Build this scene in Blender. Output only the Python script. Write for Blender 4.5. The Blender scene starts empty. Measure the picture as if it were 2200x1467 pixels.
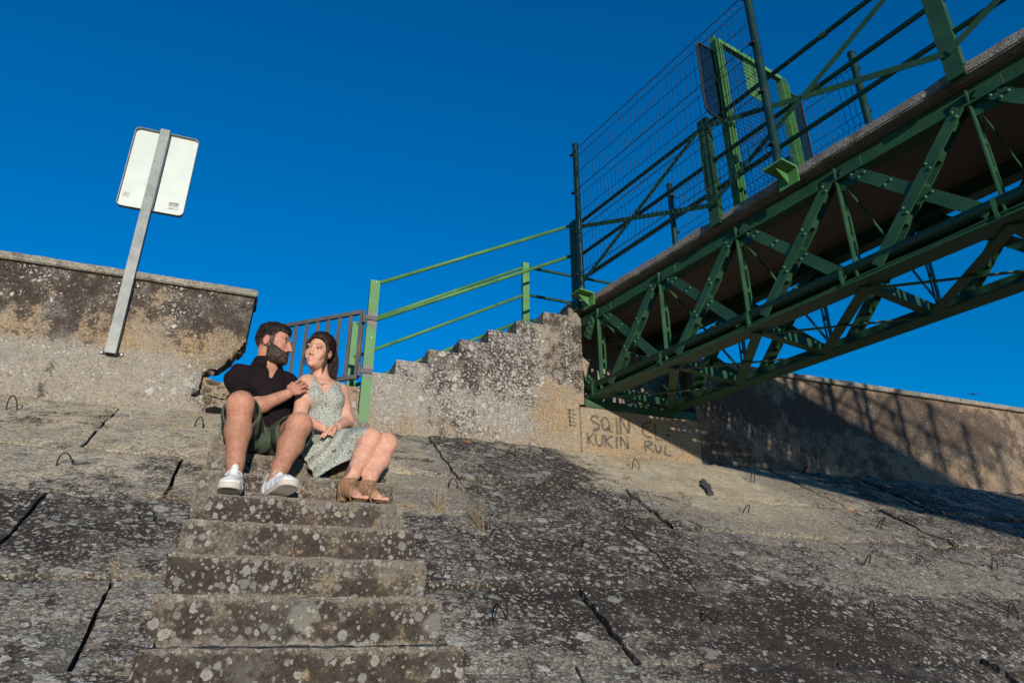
import bpy, bmesh, math, random
import numpy as np
from mathutils import Vector, Matrix, noise as mnoise
random.seed(7); rng = np.random.default_rng(7)
R = math.radians
scn = bpy.context.scene
col = scn.collection

# ------------------------------------------------------------------ camera
cam_d = bpy.data.cameras.new('camera'); cam = bpy.data.objects.new('camera', cam_d); col.objects.link(cam)
cam.location = (0, 0, 0); cam.rotation_euler = (R(90 + 23.1), 0, R(-21.0))
cam_d.sensor_width = 36; cam_d.lens = 1460 / 2200 * 36; cam_d.clip_start = 0.05; cam_d.clip_end = 6000
scn.camera = cam
# ------------------------------------------------------------------ sky, sun, exposure
SUN_TO = Vector((0.09, 1.0, -0.110)).normalized()           # travel direction of the sunlight
sun_el = math.asin(-SUN_TO.z); sun_az = math.atan2(-SUN_TO.x, -SUN_TO.y)
world = bpy.data.worlds.new('World'); scn.world = world; world.use_nodes = True
wn = world.node_tree; wn.nodes.clear()
w_out = wn.nodes.new('ShaderNodeOutputWorld'); w_bg = wn.nodes.new('ShaderNodeBackground')
w_sky = wn.nodes.new('ShaderNodeTexSky'); w_sky.sky_type = 'NISHITA'; w_sky.sun_disc = False
w_sky.sun_elevation = sun_el; w_sky.sun_rotation = sun_az
w_sky.air_density = 1.05; w_sky.dust_density = 0.0; w_sky.ozone_density = 5.2; w_sky.altitude = 0
w_hsv = wn.nodes.new('ShaderNodeHueSaturation'); w_hsv.inputs['Saturation'].default_value = 1.38; w_hsv.inputs['Hue'].default_value = 0.5
w_bg.inputs['Strength'].default_value = 0.15
wn.links.new(w_sky.outputs[0], w_hsv.inputs['Color']); wn.links.new(w_hsv.outputs[0], w_bg.inputs['Color'])
wn.links.new(w_bg.outputs[0], w_out.inputs[0])
sun_d = bpy.data.lights.new('sun', 'SUN'); sun = bpy.data.objects.new('sun', sun_d); col.objects.link(sun)
sun_d.energy = 3.35; sun_d.angle = R(0.53); sun_d.color = (1.0, 0.89, 0.755)
sun.rotation_euler = SUN_TO.to_track_quat('-Z', 'Y').to_euler(); sun.location = (-6, -25, 12)
scn.view_settings.view_transform = 'Standard'; scn.view_settings.look = 'None'
scn.view_settings.exposure = 0.58; scn.view_settings.gamma = 1.0; scn.view_settings.use_curve_mapping = False

# ------------------------------------------------------------------ helpers
def V(*a): return Vector(a)
class MB:
    """collects faces in world coordinates; build() links them as one mesh object"""
    def __init__(s): s.v = []; s.f = []
    def add(s, vs, fs):
        o = len(s.v); s.v += [tuple(p) for p in vs]; s.f += [tuple(i + o for i in f) for f in fs]; return s
    def box(s, c, ax, ay, az):
        c = Vector(c); ax, ay, az = Vector(ax), Vector(ay), Vector(az); vs = []
        for k in (-1, 1):
            for j in (-1, 1):
                for i in (-1, 1): vs.append(c + ax * i * .5 + ay * j * .5 + az * k * .5)
        f = [(0, 2, 3, 1), (4, 5, 7, 6), (0, 1, 5, 4), (2, 6, 7, 3), (0, 4, 6, 2), (1, 3, 7, 5)]
        if ax.cross(ay).dot(az) < 0: f = [q[::-1] for q in f]
        return s.add(vs, f)
    def abox(s, x0, x1, y0, y1, z0, z1):
        return s.box(((x0 + x1) / 2, (y0 + y1) / 2, (z0 + z1) / 2), (x1 - x0, 0, 0), (0, y1 - y0, 0), (0, 0, z1 - z0))
    def beam(s, p, q, w, h, side):
        """bar from p to q; w measured along 'side', h across"""
        p, q = Vector(p), Vector(q); d = q - p; side = Vector(side); dn = d.normalized()
        side = (side - dn * side.dot(dn)).normalized(); up = dn.cross(side)
        return s.box((p + q) / 2, d, side * w, up * h)
    def tube(s, pts, r, n=8, cap=True, r2=None):
        pts = [Vector(p) for p in pts]; m = len(pts)
        rs = r if isinstance(r, (list, tuple)) else [r + ((r2 - r) * i / (m - 1) if r2 is not None else 0) for i in range(m)]
        vs = []; prev = None
        for i, p in enumerate(pts):
            t = (pts[min(i + 1, m - 1)] - pts[max(i - 1, 0)]).normalized()
            if prev is None:
                a = t.cross(Vector((0, 0, 1)));
                if a.length < 1e-3: a = t.cross(Vector((1, 0, 0)))
                a.normalize()
            else: a = (prev - t * prev.dot(t)).normalized()
            prev = a; b = t.cross(a)
            for k in range(n):
                g = 2 * math.pi * k / n; vs.append(p + (a * math.cos(g) + b * math.sin(g)) * rs[i])
        fs = []
        for i in range(m - 1):
            for k in range(n):
                k2 = (k + 1) % n; fs.append((i * n + k, i * n + k2, (i + 1) * n + k2, (i + 1) * n + k))
        if cap: fs.append(tuple(range(n))[::-1]); fs.append(tuple((m - 1) * n + k for k in range(n)))
        return s.add(vs, fs)
    def prism(s, poly, ext):
        """poly: list of 3-D points (counter-clockwise seen from -ext), extruded by ext"""
        ext = Vector(ext); n = len(poly); vs = [Vector(p) for p in poly] + [Vector(p) + ext for p in poly]
        fs = [tuple(range(n))[::-1], tuple(range(n, 2 * n))] + [(i, (i + 1) % n, (i + 1) % n + n, i + n) for i in range(n)]
        return s.add(vs, fs)
    def dome(s, c, nrm, r, h, n=8):
        nrm = Vector(nrm).normalized(); a = nrm.orthogonal().normalized(); b = nrm.cross(a); c = Vector(c); vs = []
        for rr, hh in ((1, 0), (.8, .65), (.4, .95)):
            for k in range(n):
                g = 2 * math.pi * k / n; vs.append(c + (a * math.cos(g) + b * math.sin(g)) * r * rr + nrm * h * hh)
        vs.append(c + nrm * h); fs = []
        for i in range(2):
            for k in range(n): k2 = (k + 1) % n; fs.append((i * n + k, i * n + k2, (i + 1) * n + k2, (i + 1) * n + k))
        for k in range(n): fs.append((2 * n + k, 2 * n + (k + 1) % n, 3 * n))
        return s.add(vs, fs)
    def build(s, name, mat, parent=None, smooth=False, bevel=0, base=None):
        me = bpy.data.meshes.new(name)
        off = Vector(base) if base is not None else (Vector(parent['_w']) if parent is not None else Vector((0, 0, 0)))
        me.from_pydata([tuple(Vector(p) - off) for p in s.v], [], s.f); me.update()
        bm = bmesh.new(); bm.from_mesh(me); bmesh.ops.recalc_face_normals(bm, faces=bm.faces)
        if bevel: bmesh.ops.bevel(bm, geom=list(bm.edges), offset=bevel, segments=1, affect='EDGES', clamp_overlap=True)
        bm.to_mesh(me); bm.free()
        if smooth: me.polygons.foreach_set('use_smooth', [True] * len(me.polygons))
        me.materials.append(mat)
        o = bpy.data.objects.new(name, me); col.objects.link(o)
        if parent is not None:
            o.parent = parent; o['_w'] = tuple(off)
            if base is not None: o.location = off - Vector(parent['_w'])
        else:
            o.location = off; o['_w'] = tuple(off)
        return o
def tag(o, label, cat=None, group=None, kind=None):
    if label: o['label'] = label
    if cat: o['category'] = cat
    if group: o['group'] = group
    if kind: o['kind'] = kind
    return o
def thing(name, loc, label, cat, group=None):
    o = bpy.data.objects.new(name, None); col.objects.link(o); o.location = loc; o.empty_display_size = .1
    o['_w'] = tuple(loc); return tag(o, label, cat, group)
def np_mesh(name, verts, faces, mat, parent=None, base=None, smooth=True, attrs=None):
    """mesh straight from numpy arrays (world coordinates)"""
    off = np.array(base if base is not None else (parent['_w'] if parent is not None else (0, 0, 0)), float)
    me = bpy.data.meshes.new(name); verts = np.asarray(verts, np.float32) - off.astype(np.float32); faces = np.asarray(faces, np.int32)
    k = faces.shape[1]
    me.vertices.add(len(verts)); me.vertices.foreach_set('co', verts.ravel())
    me.loops.add(faces.size); me.loops.foreach_set('vertex_index', faces.ravel())
    me.polygons.add(len(faces)); me.polygons.foreach_set('loop_start', np.arange(0, faces.size, k, dtype=np.int32))
    me.polygons.foreach_set('loop_total', np.full(len(faces), k, np.int32))
    me.update(calc_edges=True); me.validate()
    if smooth: me.polygons.foreach_set('use_smooth', np.ones(len(me.polygons), bool))
    for an, arr in (attrs or {}).items():
        at = me.color_attributes.new(an, 'FLOAT_COLOR', 'POINT'); c = np.ones((len(verts), 4), np.float32); c[:, :3] = arr
        at.data.foreach_set('color', c.ravel())
    me.materials.append(mat); o = bpy.data.objects.new(name, me); col.objects.link(o)
    o['_w'] = tuple(off)
    if parent is not None:
        o.parent = parent
        if base is not None: o.location = Vector(off) - Vector(parent['_w'])
    else: o.location = off
    return o
def fbm(p, sc, o=4, seed=0.):
    return mnoise.fractal(Vector(p) * sc + Vector((seed, seed * 1.7, -seed)), 1.0, 2.0, o, noise_basis='PERLIN_ORIGINAL')
def sst(a, b, x):
    t = min(1, max(0, (x - a) / (b - a))); return t * t * (3 - 2 * t)

# ------------------------------------------------------------------ materials
class NT:
    def __init__(s, name):
        s.m = bpy.data.materials.new(name); s.m.use_nodes = True; s.t = s.m.node_tree; s.t.nodes.clear()
        s.out = s.n('ShaderNodeOutputMaterial'); s.b = s.n('ShaderNodeBsdfPrincipled'); s.l(s.b.outputs[0], s.out.inputs[0])
    def n(s, t, **k):
        x = s.t.nodes.new(t)
        for a, b in k.items(): setattr(x, a, b)
        return x
    def l(s, a, b): s.t.links.new(a, b)
    def put(s, sock, v):
        if isinstance(v, bpy.types.NodeSocket): s.l(v, sock)
        elif isinstance(v, (tuple, list)) and len(v) == 3 and sock.type == 'RGBA': sock.default_value = (*v, 1)
        else: sock.default_value = v
    def pos(s): return s.n('ShaderNodeNewGeometry').outputs['Position']
    def obj(s): return s.n('ShaderNodeTexCoord').outputs['Object']
    def noise(s, vec, scale, detail=4, rough=.55, dist=0, col=False):
        x = s.n('ShaderNodeTexNoise'); s.l(vec, x.inputs['Vector']); x.inputs['Scale'].default_value = scale
        x.inputs['Detail'].default_value = detail; x.inputs['Roughness'].default_value = rough; x.inputs['Distortion'].default_value = dist
        return x.outputs['Color' if col else 'Fac']
    def voro(s, vec, scale, feature='F1', rnd=1.0):
        x = s.n('ShaderNodeTexVoronoi', feature=feature); s.l(vec, x.inputs['Vector']); x.inputs['Scale'].default_value = scale
        x.inputs['Randomness'].default_value = rnd; return x
    def math(s, op, a, b=0.0, clamp=False):
        x = s.n('ShaderNodeMath', operation=op); x.use_clamp = clamp; s.put(x.inputs[0], a); s.put(x.inputs[1], b); return x.outputs[0]
    def vmath(s, op, a, b=(0, 0, 0)):
        x = s.n('ShaderNodeVectorMath', operation=op); s.put(x.inputs[0], a)
        if op == 'SCALE': s.put(x.inputs[3], b)
        else: s.put(x.inputs[1], b)
        return x.outputs[0]
    def ramp(s, x, a, b, lo=0., hi=1.):
        r = s.n('ShaderNodeMapRange'); r.interpolation_type = 'SMOOTHSTEP'; s.put(r.inputs[0], x); s.put(r.inputs[1], a); s.put(r.inputs[2], b)
        r.inputs[3].default_value = lo; r.inputs[4].default_value = hi; return r.outputs[0]
    def mix(s, f, a, b, mode='MIX'):
        x = s.n('ShaderNodeMix', data_type='RGBA', blend_type=mode); s.put(x.inputs[0], f); s.put(x.inputs[6], a); s.put(x.inputs[7], b); return x.outputs[2]
    def sep(s, c):
        x = s.n('ShaderNodeSeparateColor'); s.l(c, x.inputs[0]); return x.outputs
    def attr(s, name): return s.n('ShaderNodeAttribute', attribute_name=name).outputs['Color']
    def bump(s, h, strength, dist=.01):
        x = s.n('ShaderNodeBump'); s.put(x.inputs['Height'], h); x.inputs['Strength'].default_value = strength; x.inputs['Distance'].default_value = dist
        s.l(x.outputs[0], s.b.inputs['Normal'])
    def fin(s, color, rough=.9, spec=.2, metal=0.):
        s.put(s.b.inputs['Base Color'], color); s.put(s.b.inputs['Roughness'], rough); s.b.inputs['Specular IOR Level'].default_value = spec
        s.put(s.b.inputs['Metallic'], metal); return s.m

def concrete(name, tan, dark, white, big=9., small=34., orange=0., grey=None, lo=.38, agg=.35, use_attr=True, wscale=1.0, deep=.012):
    """weathered concrete: R of 'stain' = black biofilm plus painted shade, G = lichen cover plus lit step edges, B = warm ochre"""
    t = NT(name); p = t.pos()
    warp = t.noise(p, 7, 3, .6, col=True)
    pw = t.vmath('ADD', p, t.vmath('SCALE', t.vmath('SUBTRACT', warp, (.5, .5, .5)), .12))
    pw = t.vmath('ADD', pw, t.vmath('SCALE', t.vmath('SUBTRACT', t.noise(p, 60, 3, .65, col=True), (.5, .5, .5)), .018))
    warp2 = t.noise(p, 40, 3, .6, col=True); p0 = p
    pw2 = t.vmath('ADD', p, t.vmath('SCALE', t.vmath('SUBTRACT', warp2, (.5, .5, .5)), .022))
    if use_attr: a = t.sep(t.attr('stain')); dk, lc, oc = a[0], a[1], a[2]
    else: dk, lc, oc = .35, .4, .25
    n_big = t.noise(p, 1.6, 5, .6); n_mid = t.noise(p, 9, 5, .65); n_f = t.noise(p, 60, 4, .7); n_ff = t.noise(p, 210, 2, .6)
    # base concrete with tonal variation and aggregate
    grey = grey or tuple(c * .8 for c in tan)
    warm = t.ramp(t.math('ADD', oc, t.math('MULTIPLY', t.math('SUBTRACT', n_big, .5), .35)), .02, .34) if use_attr else .6
    base = t.mix(t.ramp(n_big, .3, .7), tuple(c * .80 for c in tan), tuple(c * 1.15 for c in tan))
    base = t.mix(warm, t.mix(t.ramp(n_mid, .3, .7), tuple(c * .75 for c in grey), tuple(c * 1.2 for c in grey)), base)
    base = t.mix(t.math('MULTIPLY', t.ramp(n_mid, .45, .75), .5), base, (tan[0] * .62, tan[1] * .60, tan[2] * .60))
    ochre = t.math('MULTIPLY', oc, t.ramp(t.noise(pw, 4.5, 4, .6), .38, .66))
    base = t.mix(ochre, base, (.36, .235, .105))
    v = t.voro(p, 95)
    sp = t.ramp(t.sep(v.outputs['Color'])[0], .35, .95)
    base = t.mix(t.math('MULTIPLY', sp, agg), base, (tan[0] * 1.7, tan[1] * 1.7, tan[2] * 1.7))
    sp2 = t.ramp(t.sep(t.voro(p, 130).outputs['Color'])[1], .7, .9)
    base = t.mix(t.math('MULTIPLY', sp2, .55), base, (tan[0] * .3, tan[1] * .28, tan[2] * .27))
    # black biofilm, with some painted shade
    dm = t.math('ADD', t.math('MULTIPLY', t.math('SUBTRACT', n_mid, .5), 1.5), t.math('MULTIPLY', t.math('SUBTRACT', n_f, .5), 1.15))
    dmask = t.ramp(t.math('ADD', dm, dk), .34, .66)
    dcol = t.mix(t.ramp(n_f, .35, .65), dark, tuple(c * 1.9 + .008 for c in dark))
    cl = t.mix(dmask, base, dcol)
    film = t.math('MULTIPLY', t.ramp(t.noise(pw, 3.1, 5, .7), .50, .66), t.ramp(n_f, .30, .62)); cl = t.mix(t.math('MULTIPLY', film, .55), cl, tuple(c * .36 for c in white))
    # lichens: big rosettes, small specks
    hgt = t.math('MULTIPLY', n_f, .5)
    def spots(vec, sc, r0, r1, thr, cl, amount, tint, hgt):
        vo = t.voro(vec, sc * wscale); cc = t.sep(vo.outputs['Color'])
        ex_ = t.math('SUBTRACT', 2.3, t.math('MULTIPLY', lc, 1.6)); rad = t.math('ADD', t.math('MULTIPLY', t.math('POWER', cc[0], ex_), r1 - r0), r0)
        edge = t.math('DIVIDE', vo.outputs['Distance'], rad)
        m = t.ramp(t.math('ADD', edge, t.math('MULTIPLY', t.math('SUBTRACT', n_f, .5), .85)), .70, 1.06, 1., 0.)
        on = t.math('GREATER_THAN', t.math('ADD', t.math('MULTIPLY', lc, amount), t.math('MULTIPLY', t.math('SUBTRACT', n_mid, .5), .9)), t.math('ADD', cc[1], thr))
        m = t.math('MULTIPLY', m, on)
        ring = t.ramp(edge, .35, .95)
        lcol = t.mix(ring, tuple(c * .66 for c in tint), tint)
        lcol = t.mix(t.ramp(t.math('ADD', t.math('MULTIPLY', cc[2], .6), t.math('MULTIPLY', n_f, .4)), .22, .82), tuple(c * lo for c in white), lcol)
        lcol = t.mix(t.math('MULTIPLY', t.ramp(n_ff, .45, .62), .5), lcol, tuple(c * .35 for c in white))
        cl = t.mix(t.math('MULTIPLY', m, .88), cl, lcol)
        return cl, t.math('ADD', hgt, t.math('MULTIPLY', m, .8)), m
    cl, hgt, m1 = spots(pw, big, .18, .55, .22, cl, 1.0, white, hgt)
    cl, hgt, m2 = spots(pw2, small, .2, .62, .02, cl, 1.05, white, hgt)
    cl, hgt, m3 = spots(pw2, small * 2.3, .25, .7, -.02, cl, .95, tuple(c * .9 for c in white), hgt)
    if orange:
        vo = t.voro(pw, 2.6); cc = t.sep(vo.outputs['Color'])
        m = t.math('MULTIPLY', t.ramp(vo.outputs['Distance'], .05, .085, 1., 0.), t.math('GREATER_THAN', cc[1], 1 - orange))
        cl = t.mix(t.math('MULTIPLY', m, t.ramp(n_f, .3, .5)), cl, (.42, .15, .035))
    pits = t.ramp(t.voro(p, 55).outputs['Distance'], .0, .16)
    hgt = t.math('ADD', t.math('ADD', hgt, t.math('MULTIPLY', n_ff, .55)), t.math('MULTIPLY', pits, .35))
    hgt = t.math('ADD', hgt, t.math('MULTIPLY', n_mid, .9))
    t.bump(hgt, .75, deep)
    return t.fin(cl, .93, .12)

def paint(name, c, rough=.5, wear=.0, rust=(.11, .05, .025), spec=.4, vary=.25):
    t = NT(name); p = t.pos(); n1 = t.noise(p, 6, 5, .6); n2 = t.noise(p, 70, 3, .6)
    cl = t.mix(t.ramp(n1, .3, .7), tuple(x * (1 - vary) for x in c), tuple(x * (1 + vary * .6) for x in c))
    cl = t.mix(t.math('MULTIPLY', t.ramp(n2, .5, .8), .25), cl, tuple(x * .55 for x in c))
    if wear:
        m = t.ramp(t.math('ADD', t.math('MULTIPLY', n1, .6), t.math('MULTIPLY', n2, .4)), .60 - wear * .1, .66 - wear * .1)
        cl = t.mix(m, cl, rust)
    t.bump(t.math('ADD', n2, n1), .25, .004)
    return t.fin(cl, t.ramp(n1, .2, .8, rough - .08, rough + .12), spec)
def plain(name, c, rough=.7, spec=.3, metal=0., nscale=40, amp=.2, bump=.15, bd=.003):
    t = NT(name); p = t.pos(); n1 = t.noise(p, nscale, 4, .6); n2 = t.noise(p, nscale * .15, 3, .6)
    cl = t.mix(t.math('MULTIPLY', t.math('ADD', n1, n2), .5), tuple(x * (1 - amp) for x in c), tuple(min(1, x * (1 + amp)) for x in c))
    if bump: t.bump(n1, bump, bd)
    return t.fin(cl, rough, spec, metal)

M = {}
M['slope'] = concrete('slope_concrete', (.44, .385, .275), (.026, .0215, .0180), (.60, .575, .505), big=11, small=30, orange=.10, grey=(.200, .178, .146))
M['step'] = concrete('step_concrete', (.21, .170, .120), (.030, .0245, .0200), (.45, .43, .375), big=8, small=26, grey=(.165, .146, .120), orange=.0)
M['wall'] = concrete('wall_concrete', (.250, .198, .138), (.034, .0265, .021), (.70, .685, .62), big=15, small=38, grey=(.275, .26, .225), lo=.5, orange=.0, agg=.5)
M['wall_brown'] = concrete('brown_wall_render', (.255, .195, .140), (.062, .046, .035), (.42, .38, .32), big=15, small=40, grey=(.30, .25, .195), agg=.4)
M['coping'] = concrete('coping_concrete', (.31, .30, .25), (.07, .065, .055), (.42, .42, .37), big=14, small=44, use_attr=False)
M['rubble'] = concrete('rubble_concrete', (.20, .165, .12), (.05, .042, .034), (.36, .33, .27), big=20, small=55, use_attr=False, deep=.03)
M['deck'] = concrete('deck_concrete', (.27, .26, .24), (.07, .066, .06), (.55, .53, .50), big=40, small=90, use_attr=False, deep=.02)
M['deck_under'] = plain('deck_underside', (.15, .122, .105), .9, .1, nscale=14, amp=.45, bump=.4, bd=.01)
M['green'] = paint('bridge_green', (.019, .069, .030), .5, .0, vary=.22)
M['green_dark'] = paint('fence_green', (.004, .024, .017), .35, 0, vary=.15, spec=.5)
M['green_light'] = paint('rail_green', (.070, .20, .062), .5, 0, vary=.25)
M['gate_grey'] = paint('gate_grey', (.085, .088, .09), .55, .35, rust=(.15, .11, .085), vary=.15)
M['patch'] = paint('grey_patch', (.17, .175, .165), .6, 0)
M['galv'] = None
t = NT('galvanised_steel'); p = t.pos(); n1 = t.noise(p, 9, 5, .6); v = t.voro(p, 60)
cl = t.mix(t.ramp(n1, .3, .7), (.17, .185, .178), (.265, .285, .27)); cl = t.mix(t.math('MULTIPLY', t.sep(v.outputs['Color'])[0], .35), cl, (.16, .175, .17))
t.bump(n1, .1, .003); M['galv'] = t.fin(cl, .55, .45, .2)
t = NT('sign_back'); p = t.pos(); n1 = t.noise(p, 5, 5, .6)
cl = t.mix(t.ramp(n1, .35, .7), (.47, .53, .50), (.53, .59, .55)); cl = t.mix(t.ramp(t.voro(p, 21).outputs['Distance'], .03, .05, .6, 0.), cl, (.4, .4, .36))
M['sign'] = t.fin(cl, .55, .4)
M['sign_front'] = plain('sign_front', (.75, .75, .72), .4, .5)
M['rust'] = plain('rusty_rebar', (.030, .022, .018), .85, .2, nscale=120, amp=.4, bump=.4)
M['bed'] = plain('joint_dirt', (.035, .029, .023), .95, .05, nscale=30, amp=.4, bump=.5, bd=.02)
M['bed'] = plain('joint_dirt', (.035, .029, .023), .95, .05, nscale=30, amp=.4, bump=.5, bd=.02)
M['bed'] = plain('joint_dirt', (.035, .029, .023), .95, .05, nscale=30, amp=.4, bump=.5, bd=.02)
M['bed'] = plain('joint_dirt', (.035, .029, .023), .95, .05, nscale=30, amp=.4, bump=.5, bd=.02)
M['bed'] = plain('joint_dirt', (.035, .029, .023), .95, .05, nscale=30, amp=.4, bump=.5, bd=.02)
M['bed'] = plain('joint_dirt', (.035, .029, .023), .95, .05, nscale=30, amp=.4, bump=.5, bd=.02)
M['bed'] = plain('joint_dirt', (.035, .029, .023), .95, .05, nscale=30, amp=.4, bump=.5, bd=.02)
M['bed'] = plain('joint_dirt', (.035, .029, .023), .95, .05, nscale=30, amp=.4, bump=.5, bd=.02)
M['bed'] = plain('joint_dirt', (.035, .029, .023), .95, .05, nscale=30, amp=.4, bump=.5, bd=.02)
M['bed'] = plain('joint_dirt', (.035, .029, .023), .95, .05, nscale=30, amp=.4, bump=.5, bd=.02)
M['bed'] = plain('joint_dirt', (.035, .029, .023), .95, .05, nscale=30, amp=.4, bump=.5, bd=.02)
M['bed'] = plain('joint_dirt', (.035, .029, .023), .95, .05, nscale=30, amp=.4, bump=.5, bd=.02)
M['bed'] = plain('joint_dirt', (.035, .029, .023), .95, .05, nscale=30, amp=.4, bump=.5, bd=.02)
M['black'] = plain('black_hole', (.012, .011, .010), .95, .05, bump=0)
M['bolt'] = plain('bolt_steel', (.45, .45, .43), .5, .5, .5)
M['rivet'] = paint('rivet_green', (.032, .105, .045), .45, 0)
M['sticker'] = plain('sticker_grey', (.42, .44, .43), .5, .3)
M['ink'] = plain('printed_ink', (.02, .02, .022), .6, .2)
M['wire'] = plain('wire_green', (.003, .010, .009), .5, .3, bump=0)
M['wing'] = plain('rusty_green', (.04, .028, .016), .7, .3)
M['straw'] = plain('dry_straw', (.29, .215, .125), .85, .15, nscale=30, amp=.35)
M['bird'] = plain('bird_dark', (.03, .03, .032), .8, .1)
t = NT('spray_paint'); p = t.pos(); n1 = t.noise(p, 45, 4, .7)
t.put(t.b.inputs['Alpha'], t.ramp(n1, .25, .65, .12, .62)); M['spray'] = t.fin((.07, .072, .07), .9, .1)
t = NT('earth'); p = t.pos(); n1 = t.noise(p, 2, 6, .6)
M['earth'] = t.fin(t.mix(t.ramp(n1, .3, .7), (.10, .085, .05), (.07, .09, .03)), .95, .1)
t = NT('river_water'); p = t.pos(); t.bump(t.noise(p, .8, 5, .6), .3, .2); M['water'] = t.fin((.03, .05, .05), .08, .5)
t = NT('tar'); p = t.pos(); t.bump(t.noise(p, 60, 3), .6, .01); M['tar'] = t.fin(t.mix(t.noise(p, 50), (.02, .021, .023), (.10, .10, .10)), .85, .2)

# ------------------------------------------------------------------ main dimensions (metres, camera at the origin, +X along the wall, +Y up the slope)
YW = 5.12                      # face of the flood wall
SL = R(30.5); TS = math.tan(SL); HV = 1.362 / math.cos(SL)
def zs(y): return y * TS - HV  # surface of the paved slope
NS = Vector((0, -math.sin(SL), math.cos(SL)))

# ------------------------------------------------------------------ weathered solids
def solid(name, bm, mat, parent, cell, fn, amp=.004, base=None, cuts=(1, 1, 1), rough=None, bev=.006):
    """bevel, subdivide to 'cell', roughen and give the stain map fn(x,y,z)->(dark,lichen,ochre)"""
    bmesh.ops.recalc_face_normals(bm, faces=bm.faces)
    if bev: bmesh.ops.bevel(bm, geom=list(bm.edges), offset=bev, segments=2, affect='EDGES', clamp_overlap=True)
    for ax in range(3):
        if not cuts[ax]: continue
        lo = min(v.co[ax] for v in bm.verts); hi = max(v.co[ax] for v in bm.verts); n = int((hi - lo) / (cell * cuts[ax]))
        for i in range(1, n):
            nrm = [0, 0, 0]; nrm[ax] = 1; p = [0, 0, 0]; p[ax] = lo + (hi - lo) * i / n
            bmesh.ops.bisect_plane(bm, geom=list(bm.verts) + list(bm.edges) + list(bm.faces), plane_co=p, plane_no=nrm)
    bm.normal_update()
    mv = []
    for v in bm.verts:
        d = fbm(v.co, 9, 4) * amp + fbm(v.co, 45, 2, 3.) * amp * .45
        if rough: d += rough(v.co)
        mv.append(v.normal * d)
    for v, m in zip(bm.verts, mv): v.co += m
    bmesh.ops.triangulate(bm, faces=[f for f in bm.faces if len(f.verts) > 4])
    off = Vector(base) if base is not None else (Vector(parent['_w']) if parent is not None else Vector((0, 0, 0)))
    me = bpy.data.meshes.new(name); st = np.array([fn(*v.co) for v in bm.verts], np.float32)
    for v in bm.verts: v.co -= off
    bm.to_mesh(me); bm.free()
    at = me.color_attributes.new('stain', 'FLOAT_COLOR', 'POINT'); c = np.ones((len(st), 4), np.float32); c[:, :3] = st
    at.data.foreach_set('color', c.ravel())
    me.polygons.foreach_set('use_smooth', [True] * len(me.polygons)); me.materials.append(mat)
    o = bpy.data.objects.new(name, me); col.objects.link(o); o['_w'] = tuple(off)
    try: me.set_sharp_from_angle(angle=R(40))
    except Exception: pass
    if parent is not None:
        o.parent = parent; o.location = off - Vector(parent['_w'])
    else: o.location = off
    return o
def bm_box(x0, x1, y0, y1, z0, z1):
    bm = bmesh.new(); r = bmesh.ops.create_cube(bm, size=1)
    for v in r['verts']: v.co = Vector(((x0 + x1) / 2 + v.co.x * (x1 - x0), (y0 + y1) / 2 + v.co.y * (y1 - y0), (z0 + z1) / 2 + v.co.z * (z1 - z0)))
    return bm
def bm_xz(poly, y0, y1):
    bm = bmesh.new(); f = bm.faces.new([bm.verts.new((x, y0, z)) for x, z in poly])
    r = bmesh.ops.extrude_face_region(bm, geom=[f]); bmesh.ops.translate(bm, verts=[v for v in r['geom'] if isinstance(v, bmesh.types.BMVert)], vec=(0, y1 - y0, 0))
    return bm
def lerp_tab(x, tab):
    if x <= tab[0][0]: return tab[0][1]
    for (a, b), (c, d) in zip(tab, tab[1:]):
        if x <= c: return b + (d - b) * (x - a) / (c - a)
    return tab[-1][1]

# ------------------------------------------------------------------ ground
def plane_grid(name, x0, x1, y0, y1, zf, n, mat, label):
    m = MB(); vs = []; fs = []
    for j in range(n + 1):
        for i in range(n + 1):
            x = x0 + (x1 - x0) * i / n; y = y0 + (y1 - y0) * j / n; vs.append((x, y, zf(x, y)))
    for j in range(n):
        for i in range(n): a = j * (n + 1) + i; fs.append((a, a + 1, a + n + 2, a + n + 1))
    m.add(vs, fs); o = m.build(name, mat); return tag(o, label, kind='structure')
plane_grid('levee_crest', -300, 300, 5.36, 300, lambda x, y: 1.28 - .02 * min(y - 5.36, 30), 24, M['earth'], 'grassy crest of the levee behind the flood wall')
plane_grid('river', -2500, 2500, -2500, -6.0, lambda x, y: -5.4, 4, M['water'], 'river water at the foot of the levee')
bedm = MB(); bedm.add([(-60, -7.2, zs(-7.2) - .06), (60, -7.2, zs(-7.2) - .06), (60, 5.40, zs(5.4) - .06), (-60, 5.4, zs(5.4) - .06)], [(0, 1, 2, 3)])
emb = tag(bedm.build('embankment', M['bed']), 'sloping river embankment paved with lichen covered concrete slabs', kind='structure')
emb['_w'] = (0, 0, 0)

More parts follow.
